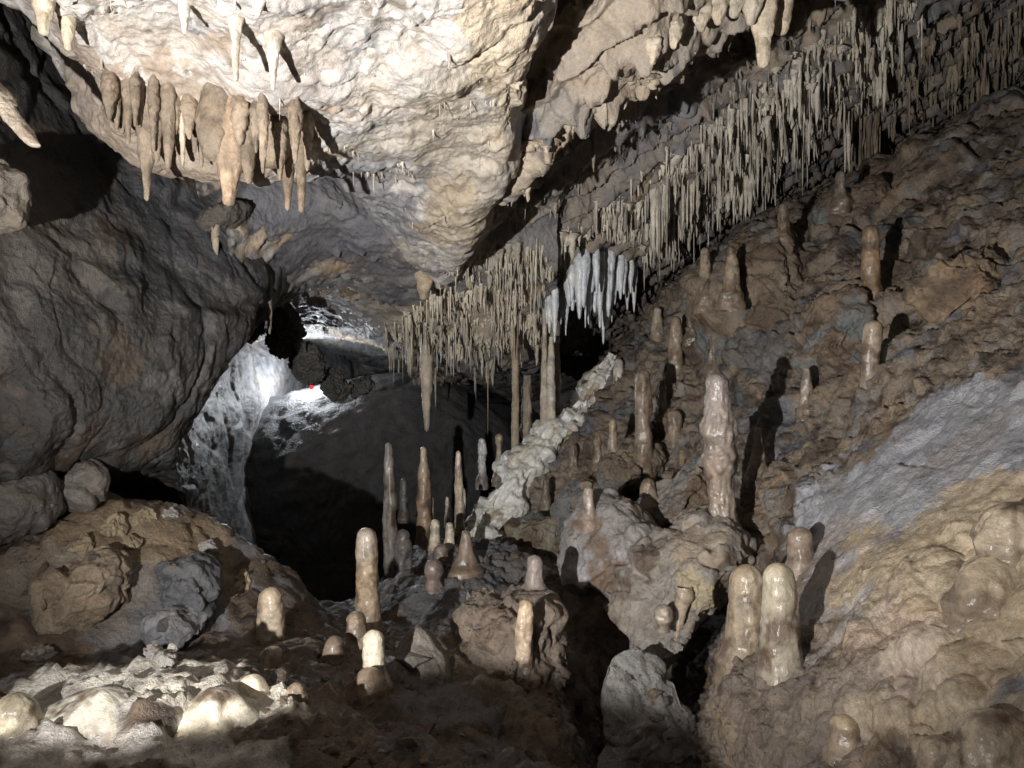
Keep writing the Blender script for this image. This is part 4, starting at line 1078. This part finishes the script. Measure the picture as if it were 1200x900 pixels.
for k in range(5):
    vv, qq, m_ = [], [], 0
    rr_ = np.random.default_rng(k + 90)
    for t_ in range(5):
        v, q = VAR[int(rr_.integers(8))]
        v = v.copy()
        f_ = .45 + .3 * rr_.random()
        v[:, 0] = v[:, 0] * f_ + (t_ - 2) * .5 + rr_.uniform(-.15, .15); v[:, 1] = v[:, 1] * f_ + rr_.uniform(-.35, .35); v[:, 2] *= rr_.uniform(.35, 1.0)
        vv.append(v); qq.append(q + m_); m_ += len(v)
    VAR.append((np.concatenate(vv), np.concatenate(qq)))


def fringe_specs(surf, poly, n, len_px, wid_px, seed):
    r = np.random.default_rng(seed)
    if surf is None:                     # roots on whatever rock a sight line meets first
        pts = []
        bx = [min(p_[0] for p_ in poly), max(p_[0] for p_ in poly)]
        by = [min(p_[1] for p_ in poly), max(p_[1] for p_ in poly)]
        while len(pts) < n * 2:
            x, y = r.uniform(*bx), r.uniform(*by)
            if inside(poly, x, y):
                loc = ALL.ray_cast(Vector((0, 0, CZ)), Vector(P(x, y, 1.0) - np.array([0, 0, CZ])).normalized())[0]
                if loc:
                    pts.append(loc[:])
        surf = np.array(pts)
    pts = surf.reshape(-1, 3)
    px = 600 + pts[:, 0] / pts[:, 1] * F
    py = 450 - (pts[:, 2] - CZ) / pts[:, 1] * F
    bx = [min(p_[0] for p_ in poly), max(p_[0] for p_ in poly)]
    by = [min(p_[1] for p_ in poly), max(p_[1] for p_ in poly)]
    idx = np.where((px > bx[0]) & (px < bx[1]) & (py > by[0]) & (py < by[1]) & (pts[:, 1] > 1))[0]
    idx = [i for i in r.permutation(idx)[: n * 8] if inside(poly, px[i], py[i])][:n]
    out = []
    clump = 1.2 * fbm(pts[idx] * np.array([6, 6, 4.0]) + seed, 3) if len(idx) else []
    for i, cl in zip(idx, clump):
        p = pts[i]
        big = r.random()
        if cl < -.28 and r.random() < .85:
            continue
        if seed in (11, 12):
            st = (p[0] * .45 - p[2] * .75 + .25 * p[1]) * 9 + .8 * float(fbm(p[None] * 3, 3)[0])
            if (st - math.floor(st)) < .55 and r.random() < .75:
                continue
        L = (len_px[0] + (len_px[1] * 1.25 - len_px[0]) * r.random() ** 2.0) * (0.55 + 1.3 * max(0, cl)) * p[1] / F
        w = (wid_px[0] + (wid_px[1] - wid_px[0]) * r.random() ** 1.6) * (0.62 if big < .6 else 1.15 if big < .85 else 2.3) * p[1] / F / 2
        if seed in (11, 18) and 632 < px[i] < 752:
            lim = np.interp(px[i], [632, 640, 685, 752], [396, 336, 280, 296])
            L = min(L, (lim - py[i]) * p[1] / F)
            if L < .03:
                continue
        out.append((p, L, w, int(r.integers(8)) if big < .85 else 8 + int(r.integers(5)), r.uniform(0, 6.28) if big < .85 else r.uniform(-.5, .5), L * w / p[1] ** 2))
    return out


ZONES = [
    (rc_v, [(560, 330), (640, 285), (720, 225), (800, 165), (900, 90), (1000, 10), (1075, -40), (1085, 30), (1000, 130), (930, 190), (860, 235), (780, 300), (700, 345), (600, 385)], 3000, (8, 54), (2.4, 8), (0.66, 0.605, 0.51),
     'thin tan stalactite in the dense fringe along the right roof ledge', 'stalactites of the long right fringe', 11),
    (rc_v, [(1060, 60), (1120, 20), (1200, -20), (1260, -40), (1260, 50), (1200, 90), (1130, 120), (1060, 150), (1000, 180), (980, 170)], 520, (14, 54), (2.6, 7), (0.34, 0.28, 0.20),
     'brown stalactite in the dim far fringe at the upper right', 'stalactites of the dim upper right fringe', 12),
    (back_v, [(440, 375), (520, 380), (650, 370), (650, 420), (560, 432), (470, 425)], 110, (14, 45), (2, 4.5), (0.46, 0.40, 0.31),
     'short soda straw under the low roof of the far chamber', 'soda straws over the dark chamber', 14),
    (None, [(455, 380), (500, 340), (555, 300), (640, 285), (652, 390), (640, 405), (560, 418), (480, 415)], 650, (6, 36), (2.2, 6), (0.60, 0.54, 0.43),
     'thin straw stalactite between the roof ridge tip and the white patch', 'straw stalactites right of the roof ridge tip', 18),
    (rc_v, [(560, 250), (650, 180), (760, 130), (860, 60), (960, 0), (1040, -30), (1000, 40), (900, 100), (780, 190), (640, 270)], 260, (5, 18), (2.5, 6), (0.40, 0.36, 0.31),
     'tiny stalactite nub on the grey roof above the long fringe', 'nubs on the grey roof above the fringe', 19),
    (ceil_v, [(375, 165), (470, 178), (505, 215), (430, 205), (370, 195)], 40, (6, 20), (2.5, 5), (0.5, 0.44, 0.36),
     'tiny pale stalactite along the roof edge right of the drapery cluster', 'tiny stalactites right of the drapery', 15),
    (ceil_v, [(60, -10), (600, -10), (590, 190), (480, 290), (380, 160), (200, 110), (100, 90)], 110, (6, 18), (2.5, 6), (0.58, 0.52, 0.45),
     'tiny pale stalactite nub on the bright roof face', 'nubs on the bright roof face', 16),
    (rc_v, [(600, 205), (660, 150), (760, 85), (840, 30), (850, 60), (760, 125), (660, 185), (610, 230)], 46, (8, 26), (6, 14), (0.54, 0.45, 0.33),
     'short cream stalactite along the lit ledge behind the roof ridge', 'stalactites of the lit cream ledge', 17),
]
every = []
for zi, (surf, poly, n, lp, wp, col, lab, grp, sd) in enumerate(ZONES):
    for s in fringe_specs(surf, poly, n, lp, wp, sd):
        every.append((s[5], zi, s))
every.sort(key=lambda e: -e[0])
MESHES = {}
rest = {}
for rank, (a, zi, (p, L, w, k, rot, _)) in enumerate(every):
    surf, poly, n, lp, wp, col, lab, grp, sd = ZONES[zi]
    if rank < 295:
        key = (zi, k)
        mat = M_STRAW
        if key not in MESHES:
            v, q = VAR[k]
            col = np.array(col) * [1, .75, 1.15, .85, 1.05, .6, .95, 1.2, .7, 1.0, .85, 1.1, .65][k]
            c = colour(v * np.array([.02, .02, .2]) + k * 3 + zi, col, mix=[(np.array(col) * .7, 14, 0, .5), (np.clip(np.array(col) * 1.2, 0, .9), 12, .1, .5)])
            o = mesh_obj('stalactite', v, q, mat, c)
            MESHES[key] = o.data
        else:
            o = bpy.data.objects.new('stalactite', MESHES[key])
            COL.objects.link(o)
        o.location = p + np.array([0, 0, .012])
        o.scale = (w, w, L)
        o.rotation_euler = (0, 0, rot)
        x_ = 600 + p[0] / p[1] * F
        if zi == 0:
            seg = 'left of the white patch' if x_ < 640 else 'above the white patch' if x_ < 750 else 'above the brown outcrop' if x_ < 905 else 'at its upper right end'
            sort = 'fused clump of tan stalactites' if k >= 8 else 'slender straw stalactite' if L > 14 * w else 'stout tan stalactite'
            lab, grp = sort + ' in the long roof fringe, ' + seg, sort + ' of the right fringe, ' + seg
        elif zi == 1:
            seg = 'left half' if x_ < 1090 else 'right half'
            sort = 'fused clump of brown stalactites' if k >= 8 else 'slender brown straw stalactite' if L > 14 * w else 'stout brown stalactite'
            lab, grp = sort + ' in the dim upper right fringe, its ' + seg, sort + ' of the dim fringe, ' + seg
        tag(o, lab, 'stalactite', grp)
    else:
        rest.setdefault(zi, []).append((p, L, w, k, rot))
for zi, items in rest.items():
    surf, poly, n, lp, wp, col, lab, grp, sd = ZONES[zi]
    vs, qs, m = [], [], 0
    for p, L, w, k, rot in items:
        v, q = VAR[k]
        c_, s_ = math.cos(rot), math.sin(rot)
        x = (v[:, 0] * c_ - v[:, 1] * s_) * w + p[0]
        y = (v[:, 0] * s_ + v[:, 1] * c_) * w + p[1]
        z = v[:, 2] * L + p[2] + .012
        vs.append(np.stack([x, y, z], 1)); qs.append(q + m); m += len(v)
    vs = np.concatenate(vs)
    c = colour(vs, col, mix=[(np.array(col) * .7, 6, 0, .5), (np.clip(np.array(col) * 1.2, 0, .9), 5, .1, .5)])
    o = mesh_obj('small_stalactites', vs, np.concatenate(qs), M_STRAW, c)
    o['kind'] = 'stuff'
    o['label'] = 'countless smaller stalactites: ' + grp

# ------------------------------------------------------------------ red indicator of the far caver's lamp
m = bpy.data.materials.new('red_led')
m.use_nodes = True
b = m.node_tree.nodes['Principled BSDF']
b.inputs['Base Color'].default_value = (.6, .02, .02, 1)
b.inputs['Emission Color'].default_value = (1, .03, .04, 1)
b.inputs['Emission Strength'].default_value = 1.2
c0 = P(365, 454, 4.7)
v, q = drip_mesh([c0 + np.array([0, 0, .012]), c0 - np.array([0, 0, .012])], [.010, .010], 12, 12, 0, 0)
o = mesh_obj('indicator_light', v, q, m, None, c0)
tag(o, 'tiny glowing red lamp between the black hanging rocks', 'light')
